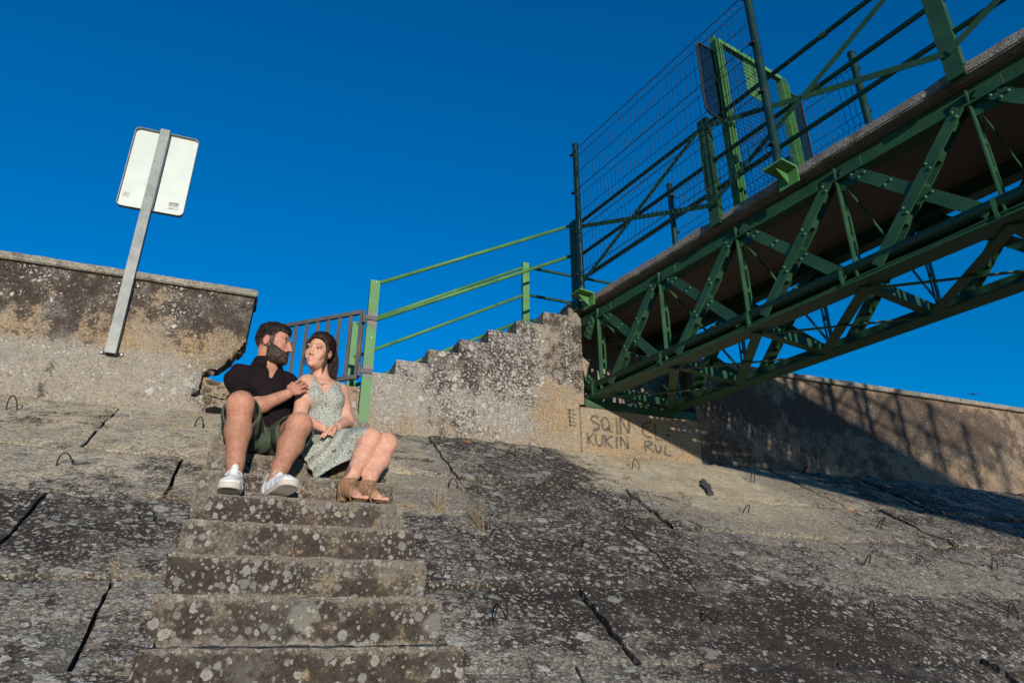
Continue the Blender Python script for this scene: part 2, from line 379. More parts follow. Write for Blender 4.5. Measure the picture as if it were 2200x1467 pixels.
# slope stains: rows seen from the wall down
def slope_stain(x, y, z=0):
    n = fbm((x, y, 0), 1.3, 3, 5.) * .28
    if x < .3:
        d = lerp_tab(y, [(2.2, .60), (2.75, .46), (3.0, .54), (3.15, .78), (3.55, .74), (3.72, .42), (4.2, .32), (5.1, .24)])
        l = lerp_tab(y, [(2.2, .62), (2.9, .66), (3.1, .52), (3.55, .55), (3.75, .66), (4.3, .55), (5.1, .45)])
        o = lerp_tab(y, [(3.0, .02), (3.6, .08), (3.9, .25), (5.1, .55)])
        if x > -.55 and y < 3.3: d -= .12; l += .05
    else:
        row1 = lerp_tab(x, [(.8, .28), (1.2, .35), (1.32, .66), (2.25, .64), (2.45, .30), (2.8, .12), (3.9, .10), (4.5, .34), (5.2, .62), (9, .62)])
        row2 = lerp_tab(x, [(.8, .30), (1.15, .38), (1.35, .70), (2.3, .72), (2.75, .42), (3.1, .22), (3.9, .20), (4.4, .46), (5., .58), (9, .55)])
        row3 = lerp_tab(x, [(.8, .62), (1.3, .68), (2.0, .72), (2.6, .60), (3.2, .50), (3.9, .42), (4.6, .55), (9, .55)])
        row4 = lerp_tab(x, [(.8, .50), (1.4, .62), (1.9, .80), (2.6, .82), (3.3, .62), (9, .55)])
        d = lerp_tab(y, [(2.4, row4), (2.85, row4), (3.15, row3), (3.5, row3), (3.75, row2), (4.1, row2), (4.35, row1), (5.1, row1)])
        l1 = lerp_tab(x, [(.8, .50), (1.3, .56), (2.3, .46), (2.7, .20), (3.9, .12), (4.6, .45), (9, .52)])
        l2 = lerp_tab(x, [(.8, .48), (2.3, .50), (3.0, .34), (3.9, .32), (4.5, .58), (9, .6)])
        l3 = lerp_tab(x, [(.8, .60), (1.5, .56), (2.2, .48), (3.0, .58), (9, .6)])
        l4 = lerp_tab(x, [(.8, .66), (1.3, .52), (1.7, .26), (2.6, .22), (3.2, .45), (9, .5)])
        l = lerp_tab(y, [(2.4, l4), (2.85, l4), (3.15, l3), (3.5, l3), (3.75, l2), (4.1, l2), (4.35, l1), (5.1, l1)])
        o = lerp_tab(x, [(.8, .25), (1.3, .15), (2.3, .2), (2.9, .5), (3.6, .35), (4.5, .1)]) * sst(3.6, 4.4, y)
    return (max(0, min(1.1, d + n)), max(0, min(1, l - n * .35)), o)
ROWY = [5.10, 4.26, 3.67, 3.00, 2.48, 1.90, 1.30, .65, 0., -.7, -1.4]
SX0, SX1 = -.243, .745
OPEN = {(0, -.9): .022, (1, -.38): .018, (2, -.86): .010, (3, -.42): .018, (3, 1.475): .018, (1, 3.70): .020, (0, 1.25): .012, (0, 2.36): .010, (3, 2.44): .012, (2, 1.19): .008, (1, 1.24): .010}
def open_at(row, x):
    for (r_, xx), w in OPEN.items():
        if r_ == row and abs(x - xx) < .02: return w
    return .006
def slab(x0, x1, ya, yb, k, row):
    """one paving slab on the slope between ya (upper) and yb (lower)"""
    vis = yb > 1.7 and x0 < 9
    cell = .045 if vis else .25
    nx = max(2, int((x1 - x0) / cell)); ny = max(2, int((ya - yb) / cell)); rr = random.Random(k)
    g = [open_at(row, x0) / 2, open_at(row, x1) / 2, rr.uniform(.006, .013) if row < 2 else rr.uniform(.003, .008), rr.uniform(.001, .003)]
    lift = rr.uniform(-.014, .016); tx = rr.uniform(-.012, .012); ty = rr.uniform(-.01, .01)
    vs = []; fs = []; xm = (x0 + x1) / 2; ym = (ya + yb) / 2
    def pt(u, v, dz, shrink=0):
        x = x0 + (x1 - x0) * u; y = yb + (ya - yb) * v
        el = g[0] * (1 + .5 * fbm((x0, y, 1), 9, 3)) + .014 * fbm((x0, y, 1), 5.1, 4); er = g[1] * (1 + .5 * fbm((x1, y, 2), 9, 3)) - .014 * fbm((x1, y, 1), 5.1, 4)
        eb = g[2] * (1 + 2.2 * abs(fbm((x, yb, 3), 5, 3))); et = g[3]
        x = x0 + el + (x1 - er - x0 - el) * u; y = yb + eb + (ya - et - yb - eb) * v
        h = lift + tx * (x - xm) + ty * (y - ym) + fbm((x, y, 0), 5, 4) * .007 + fbm((x, y, 9), 26, 3) * .0035
        e = min(u * (x1 - x0), (1 - u) * (x1 - x0), v * (ya - yb), (1 - v) * (ya - yb))
        h -= .018 * (1 - sst(0, .035, e)) * (.5 + fbm((x, y, 5), 14, 2))
        p = Vector((x, y, zs(y))) + NS * (h - dz); return p
    us = [i / nx for i in range(nx + 1)]; vv = [j / ny for j in range(ny + 1)]
    for v in vv:
        for u in us: vs.append(pt(u, v, 0))
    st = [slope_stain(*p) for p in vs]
    for j in range(ny):
        for i in range(nx): a = j * (nx + 1) + i; fs.append((a, a + 1, a + nx + 2, a + nx + 1))
    rim = [j * (nx + 1) for j in range(ny, -1, -1)] + list(range(1, nx + 1)) + [j * (nx + 1) + nx for j in range(1, ny + 1)] + [ny * (nx + 1) + i for i in range(nx - 1, 0, -1)]
    b0 = len(vs)
    for r_ in rim: vs.append(vs[r_] - NS * .09); st.append((1, .05, 0))
    m = len(rim)
    for i in range(m): fs.append((rim[i], b0 + i, b0 + (i + 1) % m, rim[(i + 1) % m]))
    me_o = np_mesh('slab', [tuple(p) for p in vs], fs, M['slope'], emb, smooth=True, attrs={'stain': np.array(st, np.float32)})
    try: me_o.data.set_sharp_from_angle(angle=R(45))
    except Exception: pass
    return me_o
k = 0
ROW_JOINT = {0: (-.9, 1.07), 1: (-.38, 1.04), 2: (-.86, 1.04), 3: (-.42, .98)}
LOOPS = []
for r in range(len(ROWY) - 1):
    ya, yb = ROWY[r], ROWY[r + 1]; j0, dx = ROW_JOINT.get(r, (-.9 + .5 * (r % 2), 1.05))
    left = [j0 - dx * i for i in range(0, 6)][::-1]
    rs = {0: [1.25, 2.36, 3.45, 4.55, 5.6, 6.7, 7.8, 8.9, 10], 1: [1.24, 2.50, 3.70, 4.9, 5.95, 7.0, 8.05, 9.1, 10.2],
          2: [1.19, 2.13, 3.15, 4.2, 5.25, 6.3, 7.35, 8.4, 9.45], 3: [1.475, 2.44, 3.52, 4.58, 5.6, 6.65, 7.7]}.get(r, [1.2 + 1.05 * i + .5 * (r % 2) for i in range(5)])
    xs = left + [SX0 + .03]
    for a, b in zip(xs, xs[1:]):
        slab(a, b, ya, yb, k, r); k += 1
    xs = [SX1 - .03] + rs
    for a, b in zip(xs, xs[1:]):
        slab(a, b, ya, yb, k, r); k += 1

# ------------------------------------------------------------------ concrete steps up the slope
steps = thing('concrete_steps', (.25, 2.385, zs(2.385)), 'worn concrete steps spotted with grey lichen rising up the embankment', 'steps')
ST_Y = lambda i: 2.385 + .2725 * i
ST_Z = lambda i: -.045 + .1605 * i
def step_stain_light(x, y, z):
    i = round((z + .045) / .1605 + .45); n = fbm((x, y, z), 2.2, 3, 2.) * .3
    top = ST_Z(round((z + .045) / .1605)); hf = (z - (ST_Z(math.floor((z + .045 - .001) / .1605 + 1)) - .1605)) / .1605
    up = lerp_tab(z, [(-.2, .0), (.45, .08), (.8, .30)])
    d = .62 - .45 * sst(.80, 1., hf) + n - up * .6  # top band paler: light caught by the nosing is painted in
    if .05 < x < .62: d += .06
    l = .46 + .40 * sst(.80, 1., hf) + up * .35 - n * .5  # same band: real lichen line, raised further for the painted edge light
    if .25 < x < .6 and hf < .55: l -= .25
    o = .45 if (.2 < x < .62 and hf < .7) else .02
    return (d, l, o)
for i in range(-9, 10):
    c = .022 if -2 < i < 8 else .12
    dx = random.uniform(-.006, .006)
    yend = ST_Y(i + 1) + .03 if i < 9 else YW + .14
    solid('step', bm_box(SX0 + dx, SX1 + dx, ST_Y(i), yend, ST_Z(i) - .30, ST_Z(i)), M['step'], steps, c, step_stain_light, amp=.0075,
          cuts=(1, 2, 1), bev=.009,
          rough=lambda c_: -.010 * max(0, fbm(c_, 14, 3, 8.)) * (1 if c_.z > -.3 else 0))

# ------------------------------------------------------------------ flood wall, left of the steps
BX = (-4.6, YW, 1.4)
wall_l = thing('flood_wall', (-2.0, YW + .12, 1.3), 'tan concrete flood wall with a broken end and a projecting coping, behind the sign post', 'wall')
def wl_stain(x, y, z):
    n = fbm((x, y, z), 1.8, 4, 1.) * .4
    st = fbm((x * 3.2, 0, z * .7), 1.2, 3, 4.) * .30
    d = lerp_tab(z, [(1.4, .14), (1.75, .12), (1.86, .34), (2.0, .46), (2.12, .62), (2.36, .66)]) + n * .4 + st
    if x > -.55 and z < 2.1: d -= .12
    if z > 1.86: d += .08
    l = lerp_tab(z, [(1.4, .30), (1.78, .52), (1.88, .18), (2.1, .16), (2.36, .22)]) + fbm((x, 1, z), 2.5, 3, 7.) * .4
    l += .35 * math.exp(-((x + .98) / .09) ** 2) * sst(1.9, 2.2, z) + .3 * math.exp(-((x + .72) / .07) ** 2) * sst(1.95, 2.1, z)
    o = lerp_tab(z, [(1.4, .10), (1.7, .0), (1.80, .0), (1.88, .36), (2.1, .30), (2.3, .22)]) + (.25 if x > -.6 and z > 1.7 else 0)
    return (d, l, o)
brk = [(-.171, 2.375), (-.178, 2.2), (-.185, 1.986), (-.201, 1.938), (-.26, 1.855), (-.30, 1.83), (-.339, 1.788), (-.38, 1.746), (-.423, 1.722), (-.434, 1.639), (-.45, 1.549), (-.416, 1.49), (-.348, 1.449), (-.33, 1.1)]
poly = [(-7.5, 1.1)] + [(-7.5, 2.375)] + brk
def wl_rough(c):
    if c.x > -.50 and c.z < 1.995:
        dedge = min(math.hypot(c.x - bx, c.z - bz) for bx, bz in brk)
        return -sst(.065, 0, dedge) * (.05 + fbm(c, 14, 3, 2.) * .05) + sst(.06, 0, dedge) * fbm(c, 40, 3, 6.) * .022
    return 0
solid('wall_body', bm_xz(poly, YW, YW + .24), M['wall'], wall_l, .045, wl_stain, amp=.004, bev=.004, rough=wl_rough)
mcop = bm_box(-7.5, -.155, YW - .035, YW + .28, 2.378, 2.434)
solid('coping', mcop, M['coping'], wall_l, .05, lambda x, y, z: (.3, .4, .2), amp=.004, bev=.007)
# torn patch of rubble inside the break
rub = thing('low_wall', (.15, YW + .22, 1.35), 'low rough stone and mortar wall under the grey gate, behind the couple', 'wall')
def sill_stain(x, y, z): return (.30 + fbm((x, y, z), 4, 3) * .5, .30 + fbm((x, y, z), 3, 3, 3.) * .4, .45)
solid('wall_body', bm_xz([(-.62, 1.1), (-.62, 1.70), (-.43, 1.735), (-.34, 1.705), (-.2, 1.70), (0, 1.74), (.3, 1.78), (.71, 1.795), (.752, 1.795), (.752, 1.1)], YW + .10, YW + .42), M['wall'], rub, .04, sill_stain, amp=.010, bev=.012,
      rough=lambda c: fbm(c, 12, 3, 4.) * .016 if c.x < .1 else fbm(c, 12, 3, 4.) * .004)
solid('ledge', bm_box(.50, .722, YW + .0, YW + .12, 1.2, 1.545), M['wall'], rub, .04, sill_stain, amp=.006, bev=.012)
def stone(name, c, r, mat, parent, seed, sq=(1, 1, .6)):
    bm = bmesh.new(); bmesh.ops.create_icosphere(bm, subdivisions=3, radius=1)
    for v in bm.verts:
        q = v.co.copy(); s_ = 1 + fbm(q, 1.1, 3, seed) * .45; v.co = Vector((q.x * sq[0], q.y * sq[1], q.z * sq[2])) * r * s_ + Vector(c)
    me = bpy.data.meshes.new(name); off = Vector(parent['_w']) if parent else Vector(c)
    for v in bm.verts: v.co -= off
    bm.to_mesh(me); bm.free(); me.polygons.foreach_set('use_smooth', [True] * len(me.polygons)); me.materials.append(mat)
    o = bpy.data.objects.new(name, me); col.objects.link(o)
    if parent: o.parent = parent
    else: o.location = c
    o['_w'] = tuple(off)
    return o
for i, (x, z, r, sq) in enumerate([(-.36, 1.695, .042, (1.5, .7, .45)), (-.30, 1.66, .028, (1.2, .8, .6)), (-.40, 1.635, .03, (1, .8, .8)), (-.385, 1.56, .035, (.9, .7, 1)), (-.42, 1.60, .025, (.8, .8, 1.1)), (-.25, 1.685, .025, (1.3, .8, .5)), (-.33, 1.60, .02, (1, .8, .7)), (-.27, 1.61, .018, (1.2, .8, .7))]):
    stone('stone', (x, YW + .112, z), r, M['rubble'], rub, i * 3.1, sq)
hm = MB(); hole = []
for q in range(13):
    a = math.pi * q / 12; hole.append((-.315 + .075 * math.cos(a), YW + .070, 1.452 + .052 * math.sin(a)))
hm.prism(hole, (0, .05, 0)); hm.build('drain_hole', M['black'], rub)
rm = MB(); rm.tube([(-.395, YW + .085, 1.60), (-.34, YW + .075, 1.588), (-.24, YW + .07, 1.572)], .004, 5); rm.build('root', M['straw'], rub)

# ------------------------------------------------------------------ staircase behind the wall up to the footbridge
stw = thing('bridge_staircase', (1.7, YW + .5, 1.3), 'concrete staircase blotched white and brown climbing to the green footbridge', 'staircase')
def sw_stain_shade(x, y, z):
    n = fbm((x, y, z), 2.4, 4, 11.) * .35
    u = (x - .95) / .262; fr = u - math.floor(u); streak = math.exp(-((fr - .42) / .24) ** 2)
    top = 1.9 + .132 * max(0, math.floor(u) + 1)
    d = lerp_tab(z, [(1.4, .34), (1.72, .40), (1.9, .56), (2.2, .66), (2.6, .66)]) + streak * .42 * sst(1.75, 2.0, z) * sst(top + .02, top - .16, z) + n
    if x < 1.2: d -= .12
    l = lerp_tab(z, [(1.4, .52), (1.6, .80), (1.8, .95), (2.0, .80), (2.6, .62)]) + fbm((x, 3, z), 3, 3, 5.) * .45
    if x > 2.25: d = .58 + n * .5; l = .20 + .55 * math.exp(-((x - 2.50) / .05) ** 2) * sst(1.95, 2.05, z)
    pt_ = sst(2.12, 2.26, x + fbm((x, 7, z), 7, 3) * .16) * sst(2.04, 1.94, z + fbm((x, 9, z), 8, 3) * .12); d = d * (1 - pt_) + .08 * pt_; l = l * (1 - pt_) + .14 * pt_
    if y > YW + .03: d = .38; l = .0  # stair risers: their shade is put into the colour
    return (d, l, .22 if z < 1.55 else (.04 + .36 * pt_)) if y < YW + .03 else (d, l, .02)
sp = [(.762, 1.1), (.762, 1.895)]
zz = 1.898
for i, x in enumerate([.961, 1.224, 1.485, 1.745, 2.006, 2.269, 2.524]):
    sp += [(x, zz), (x, zz + .131)]; zz += .131
sp += [(2.652, zz), (2.652, 1.84), (2.60, 1.835), (2.60, 1.1)]
solid('stair_body', bm_xz(sp, YW, YW + 1.02), M['wall'], stw, .04, sw_stain_shade, amp=.0012, cuts=(1, 5, 1), bev=.004)
solid('landing', bm_box(2.66, 4.1, YW + .42, YW + 1.02, 1.1, zz - .002), M['wall'], stw, .12, lambda x, y, z: (.3, .2, .1), amp=.004)

# ------------------------------------------------------------------ bridge seat and flood wall right of it
wall_r = thing('flood_wall', (6.0, YW + .12, 1.3), 'brown concrete flood wall with flaking render running past the footbridge', 'wall')
def wr_stain_shade(x, y, z):
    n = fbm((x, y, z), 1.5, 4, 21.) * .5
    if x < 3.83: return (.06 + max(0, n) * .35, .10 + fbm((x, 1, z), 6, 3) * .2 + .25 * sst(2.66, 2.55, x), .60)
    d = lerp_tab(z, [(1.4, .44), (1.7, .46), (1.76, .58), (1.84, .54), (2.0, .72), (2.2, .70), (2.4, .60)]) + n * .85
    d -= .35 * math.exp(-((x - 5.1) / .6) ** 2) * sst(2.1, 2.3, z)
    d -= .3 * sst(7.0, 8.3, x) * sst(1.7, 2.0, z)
    d += .12 * sst(3.9, 4.4, x) * sst(7.2, 6.4, x) * sst(1.8, 1.95, z)  # bridge shading on the upper wall deepened in the colour
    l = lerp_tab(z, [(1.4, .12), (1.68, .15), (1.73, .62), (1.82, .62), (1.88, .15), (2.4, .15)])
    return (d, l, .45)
solid('bridge_seat', bm_box(2.605, 3.83, YW - .003, YW + .40, 1.1, 1.815), M['wall'], wall_r, .045, wr_stain_shade, amp=.004, cuts=(1, 3, 1))
solid('wall_body', bm_xz([(3.835, 1.1), (3.835, 2.395), (13, 2.43), (13, 1.1)], YW + .02, YW + .26), M['wall_brown'], wall_r, .06, wr_stain_shade, amp=.006, cuts=(1, 3, .8))
solid('coping', bm_xz([(3.835, 2.398), (3.835, 2.452), (13, 2.487), (13, 2.433)], YW - .02, YW + .30), M['coping'], wall_r, .10, lambda x, y, z: (.3, .4, .2), amp=.004, bev=.006)
# spray painted letters, as strokes of paint on the bridge seat
def strokes(lst, parent, w=.011):
    for st in lst:
        m = MB(); pts = [Vector((x, YW - .010, z)) for x, z in st]
        fine = []
        for a, b in zip(pts, pts[1:]):
            for q in range(5): fine.append(a.lerp(b, q / 5))
        fine.append(pts[-1]); fine = [p + Vector((fbm(p, 11, 2, 3.) * .012, 0, fbm(p, 11, 2, 8.) * .012)) for p in fine]
        for _ in range(2): fine = [fine[0]] + [(fine[i - 1] + fine[i] * 2 + fine[i + 1]) / 4 for i in range(1, len(fine) - 1)] + [fine[-1]]
        vs = []
        for i, p in enumerate(fine):
            t_ = (fine[min(i + 1, len(fine) - 1)] - fine[max(i - 1, 0)]).normalized(); nn = Vector((t_.z, 0, -t_.x)); ww = w * (.75 + .7 * abs(fbm(p, 14, 2)) + .25 * fbm(p, 60, 2))
            vs += [p - nn * ww, p + nn * ww]
        m.add(vs, [(2 * i, 2 * i + 1, 2 * i + 3, 2 * i + 2) for i in range(len(fine) - 1)])
        m.build('graffiti_letter', M['spray'], parent)
def G(ch, x, z, w, h):
    L = {'S': [[(1, .9), (.6, 1), (.15, .9), (.1, .7), (.5, .52), (.9, .38), (.85, .12), (.4, 0), (.2, .05)]],
         'Q': [[(.35, .95), (.1, .6), (.1, .25), (.45, .08), (.85, .25), (.9, .65), (.6, .95), (.35, .95)], [(.55, .3), (1.05, .0)]],
         'I': [[(.5, 1), (.5, 0)]], 'N': [[(0, 0), (0, 1)], [(0, 1), (.95, .05)], [(.95, .05), (1, 1)]],
         'E': [[(.9, 1), (.3, .85), (.12, .5), (.2, .15), (.9, .05)], [(.15, .55), (.7, .6)]], 'L': [[(.1, 1), (.05, .05)], [(.05, .05), (.95, .0)]],
         'K': [[(.1, 1), (.1, 0)], [(.95, 1), (.15, .5)], [(.15, .5), (.95, 0)]], 'U': [[(0, 1), (.1, .2), (.45, 0), (.85, .2), (.95, 1)]],
         'R': [[(.15, 0), (.2, 1)], [(.2, .98), (.75, .95), (.85, .7), (.25, .5)], [(.3, .5), (.95, 0)]], '-': [[(.1, .5), (.8, .55)]],
         'M': [[(0, 0), (0, 1)], [(0, 1), (.5, .4), (1, 1)], [(1, 1), (1, 0)]]}[ch]
    return [[(x + a * w, z + b * h) for a, b in s_] for s_ in L]
gl = []
for ch, x, z, w, h in [('S', 2.70, 1.615, .085, .135), ('Q', 2.80, 1.612, .10, .135), ('I', 2.935, 1.600, .04, .155), ('N', 2.995, 1.610, .09, .145),
                       ('E', 3.20, 1.600, .115, .15), ('L', 3.345, 1.588, .085, .14), ('-', 3.45, 1.59, .07, .10),
                       ('K', 2.655, 1.475, .07, .105), ('U', 2.735, 1.480, .075, .10), ('K', 2.825, 1.470, .085, .11), ('I', 2.93, 1.475, .03, .11), ('N', 2.985, 1.480, .075, .11),
                       ('R', 3.215, 1.462, .11, .105), ('U', 3.335, 1.462, .065, .085), ('L', 3.43, 1.455, .06, .08)]:
    gl += G(ch, x, z, w, h)
strokes(gl, wall_r)
strokes([[(2.475 + .005 * i, 1.78 - .036 * i), (2.545 + .003 * i, 1.775 - .036 * i)] for i in range(5)] + [[(2.50, 1.78), (2.505, 1.62)]], stw, .007)

# ------------------------------------------------------------------ sign seen from behind
sg = thing('road_sign', (-1.03, YW - .03, 1.77), 'white sheet-metal road sign seen from behind on a leaning-looking galvanised post', 'sign')
px = -1.035
pm = MB()
pm.box((px, YW - .066, 2.735), (.068, 0, 0), (0, .004, 0), (0, 0, 1.93)); pm.build('post', M['galv'], sg)
for s_ in (-1, 1):
    fm = MB(); fm.box((px + s_ * .0315, YW - .0315, 2.735), (.004, 0, 0), (0, .061, 0), (0, 0, 1.929)); fm.build('post_flange', M['galv'], sg)
sx0, sx1, sz0, sz1 = -1.252, -.786, 2.965, 3.705; rad = .038; pl = []
for cx, cz, a0 in ((sx1 - rad, sz1 - rad, 0), (sx0 + rad, sz1 - rad, 90), (sx0 + rad, sz0 + rad, 180), (sx1 - rad, sz0 + rad, 270)):
    for q in range(7): a = R(a0 + 15 * q); pl.append((cx + rad * math.cos(a), cz + rad * math.sin(a)))
plate = MB().prism([(x, YW + .006, z) for x, z in pl], (0, .003, 0)).build('plate', M['sign'], sg)
n_ = len(pl); rimm = MB(); cx_, cz_ = (sx0 + sx1) / 2, (sz0 + sz1) / 2
def ins(p, d): return (p[0] - d * (1 if p[0] > cx_ else -1), p[1] - d * (1 if p[1] > cz_ else -1))
vs = []
for x, z in pl: vs += [(x, YW - .022, z), (x, YW + .0055, z), (*[ins((x, z), .004)[0]], YW + .0055, ins((x, z), .004)[1]), (ins((x, z), .004)[0], YW - .022, ins((x, z), .004)[1])]
fs = []
for i in range(n_):
    j = (i + 1) % n_
    for a in range(4): b = (a + 1) % 4; fs.append((4 * i + a, 4 * j + a, 4 * j + b, 4 * i + b))
rimm.add(vs, fs); rimm.build('plate_rim', M['galv'], sg)
MB().prism([(x, YW + .0095, z) for x, z in pl], (0, .001, 0)).build('front_sheet', M['sign_front'], sg)
for z in (3.665, 2.985):
    for s_ in (-1, 1): MB().dome((px + s_ * .019, YW - .068, z), (0, -1, 0), .0065, .006).build('bolt', M['bolt'], sg)
for z in (3.38, 3.07):
    for s_ in (-1, 1): MB().dome((px + s_ * .02, YW - .0683, z), (0, -1, 0), .0042, .0006).build('bolt_hole', M['black'], sg)
for z in (2.325, 1.785):
    for s_ in (-1, 1):
        MB().box((px + s_ * .052, YW - .006, z), (.040, 0, 0), (0, .006, 0), (0, 0, .024)).build('bracket', M['rust'], sg)
        MB().dome((px + s_ * .062, YW - .0092, z), (0, -1, 0), .012, .009).build('bolt', M['bolt'], sg)
# stickers on the sheet
sk = MB().box((-.868, YW + .0045, 3.058), (.068, 0, .004), (0, .001, 0), (-.004, 0, .062)).build('sticker', M['sticker'], sg)
def ink(segs, parent, y, w):
    m = MB()
    for a, b in segs: m.beam((a[0], y, a[1]), (b[0], y, b[1]), .001, w, (0, 1, 0))
    return m.build('print', M['ink'], parent)
x0, z0 = -.900, 3.070
N_ = [((0, 0), (0, 1)), ((0, 1), (1, 0)), ((1, 0), (1, 1))]; Y_ = [((0, 1), (.5, .5)), ((1, 1), (.5, .5)), ((.5, .5), (.5, 0))]; D_ = [((0, 0), (0, 1)), ((0, 1), (.7, .95)), ((.7, .95), (1, .6)), ((1, .6), (1, .35)), ((1, .35), (.7, .02)), ((.7, .02), (0, 0))]
sg_ = []
for i, L in enumerate((N_, Y_, D_)):
    for a, b in L: sg_.append(((x0 + .001 + i * .022 + a[0] * .017, z0 + a[1] * .015), (x0 + .001 + i * .022 + b[0] * .017, z0 + b[1] * .015)))
ink(sg_, sk, YW + .0033, .0042)
ink([((-.905, 3.060), (-.838, 3.062)), ((-.9, 3.030), (-.868, 3.031))], sk, YW + .0033, .003)
sk2 = MB().box((-1.205, YW + .0045, 3.085), (.048, 0, .003), (0, .001, 0), (-.003, 0, .042)).build('sticker', M['sticker'], sg)
ink([((-1.222, 3.095), (-1.195, 3.097)), ((-1.225, 3.078), (-1.19, 3.082))], sk2, YW + .0033, .0012)

# ------------------------------------------------------------------ green truss footbridge
SK = R(11); C0 = Vector((2.663, YW, 0)); BD = Vector((math.sin(SK), -math.cos(SK), 0)); BN = Vector((math.cos(SK), math.sin(SK), 0)); UP = Vector((0, 0, 1))
def bp(a, o, z): return C0 + BD * a + BN * o + UP * z
class BB(MB):
    def bb(s, a0, a1, o0, o1, z0, z1): return s.box(bp((a0 + a1) / 2, (o0 + o1) / 2, (z0 + z1) / 2), BD * (a1 - a0), BN * (o1 - o0), UP * (z1 - z0))
bw = .98; LEN = 17.0
RIVET = []
def rivet(p, parent):
    if not RIVET:
        o = BB().dome((0, 0, 0), -BN, .0115, .009).build('rivet', M['rivet'], None, smooth=True); RIVET.append(o)
    else:
        o = RIVET[0].copy(); col.objects.link(o)
    o.parent = parent; o.location = Vector(p) - Vector(parent['_w'])
bridge = thing('footbridge', bp(0, bw / 2, 1.815), 'green riveted steel truss footbridge with a concrete deck crossing from the flood wall', 'bridge')
# deck: uneven slab edge, soffit of board-marked concrete
dm = bmesh.new(); dq = [bp(a, o, z) for z in (2.748, 2.818) for a, o in ((-.34, -.05), (LEN, -.05), (LEN, bw + .05), (-.34, bw + .05))]
bv = [dm.verts.new(q) for q in dq]
for f in ((0, 1, 2, 3), (4, 7, 6, 5), (0, 4, 5, 1), (1, 5, 6, 2), (2, 6, 7, 3), (3, 7, 4, 0)): dm.faces.new([bv[i] for i in f])
solid('deck', dm, M['deck'], bridge, .07, lambda x, y, z: (.3, .4, .1), amp=.010, cuts=(6, 1, .5), bev=.008)
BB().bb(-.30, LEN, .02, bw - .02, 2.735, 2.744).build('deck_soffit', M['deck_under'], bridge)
for s_ in (0, 1):
    O = (lambda o: o) if s_ == 0 else (lambda o: bw - o)
    ob = lambda m, a0, a1, o0, o1, z0, z1: m.bb(a0, a1, min(O(o0), O(o1)), max(O(o0), O(o1)), z0, z1)
    tc = BB(); ob(tc, -.25, LEN, .045, .057, 2.613, 2.734); ob(tc, -.25, LEN, 0.0, .10, 2.600, 2.6125); tc.build('top_chord', M['green'], bridge)
    bc = BB(); ob(bc, -.02, LEN, 0, .15, 1.893, 1.906); ob(bc, -.02, LEN, .070, .082, 1.9065, 1.985); bc.build('bottom_chord', M['green'], bridge)
    for k in range(-1, 21):
        a0 = .21 + .797 * k
        if k >= 0:
            vm = BB(); ob(vm, a0 - .008, a0, .006, .046, 1.907, 2.70); ob(vm, a0 - .008, a0, .072, .088, 1.986, 2.61)
            for q in range(4): z = 2.0 + .18 * q; ob(vm, a0 - .0075, a0 - .0005, .046, .072, z, z + .035)
            vm.build('vertical', M['green'], bridge)
            gm = BB(); ob(gm, a0 + .001, a0 + .15, .033, .041, 2.53, 2.598); ob(gm, a0 + .001, a0 + .16, .0355, .0445, 2.613, 2.70); gm.build('gusset_plate', M['green'], bridge)
        # falling diagonal: one flat; rising diagonal: two flats with battens
        P = bp(a0 + .045, O(.020), 2.668); Q = bp(a0 + .725, O(.020), 1.960)
        if k < 0: P = P.lerp(Q, .80)
        dmb = BB(); dmb.beam(P, Q, .010, .074, BN); d_ = dmb.build('diagonal', M['green'], bridge)
        P2 = bp(a0 + .125, O(.004), 1.935); Q2 = bp(a0 + .742, O(.004), 2.618)
        if k < 0: P2 = P2.lerp(Q2, .80)
        rmb = BB(); rmb.beam(P2, Q2, .010, .066, BN)
        off = BN * (.062 if s_ == 0 else -.062); rmb.beam(P2 + off, Q2 + off, .010, .060, BN)
        dd = (Q2 - P2); side = dd.normalized().cross(BN).normalized()
        for q in (.12, .32, .52, .72, .9):
            c_ = P2.lerp(Q2, q) + off * .5
            for e in (-.026, .026): rmb.box(c_ + side * e, dd.normalized() * .055, BN * .052, side * .006)
        r_ = rmb.build('diagonal', M['green'], bridge)
        if s_ == 0 and k < 7:
            for (A, B, ob_, offn, fr) in ((P, Q, d_, .0055, (.10, .16, .36, .64)), (P2, Q2, r_, .0055, (.36, .64, .955))):
                t_ = (B - A).normalized(); sd = t_.cross(BN).normalized()
                for f_ in fr:
                    for e in (-.018, .018): rivet(A.lerp(B, f_) + sd * e + t_ * e * .5 - BN * offn, ob_)
for k in range(0, 20):
    a0 = .20 + .797 * k
    sm = BB(); sm.bb(a0 - .006, a0, .09, bw - .09, 1.907, 1.975); sm.bb(a0 - .06, a0 - .0065, .09, bw - .09, 1.907, 1.914); sm.build('cross_strut', M['green'], bridge)
    m = BB(); m.beam(bp(a0 + .797, .10, 1.885), bp(a0, bw - .15, 1.885), .008, .072, UP); m.build('lateral_brace', M['green'], bridge)
    m = BB(); m.beam(bp(a0, .10, 1.871), bp(a0 + .797, bw - .15, 1.871), .008, .024, UP); m.build('lateral_brace', M['green'], bridge)
    for s_ in (0, 1):
        m = BB(); m.beam(bp(a0 + .02 + .02 * s_, .06 if s_ == 0 else bw - .06, 2.60), bp(a0 + .02 + .02 * s_, bw - .08 if s_ == 0 else .08, 1.98), .006, .024, BD); m.build('sway_brace', M['green'], bridge)
MB().abox(2.656, 3.80, YW - .010, YW + .30, 1.818, 1.8915).build('bearing_plate', M['green'], bridge)
# pier under the far end, out over the river
pier = thing('bridge_pier', bp(LEN - .3, bw / 2, -5.4), 'concrete pier carrying the river end of the footbridge', 'pier')
BB().bb(LEN - .6, LEN, -.1, bw + .1, -7, 1.868).build('pier_shaft', M['deck'], pier)
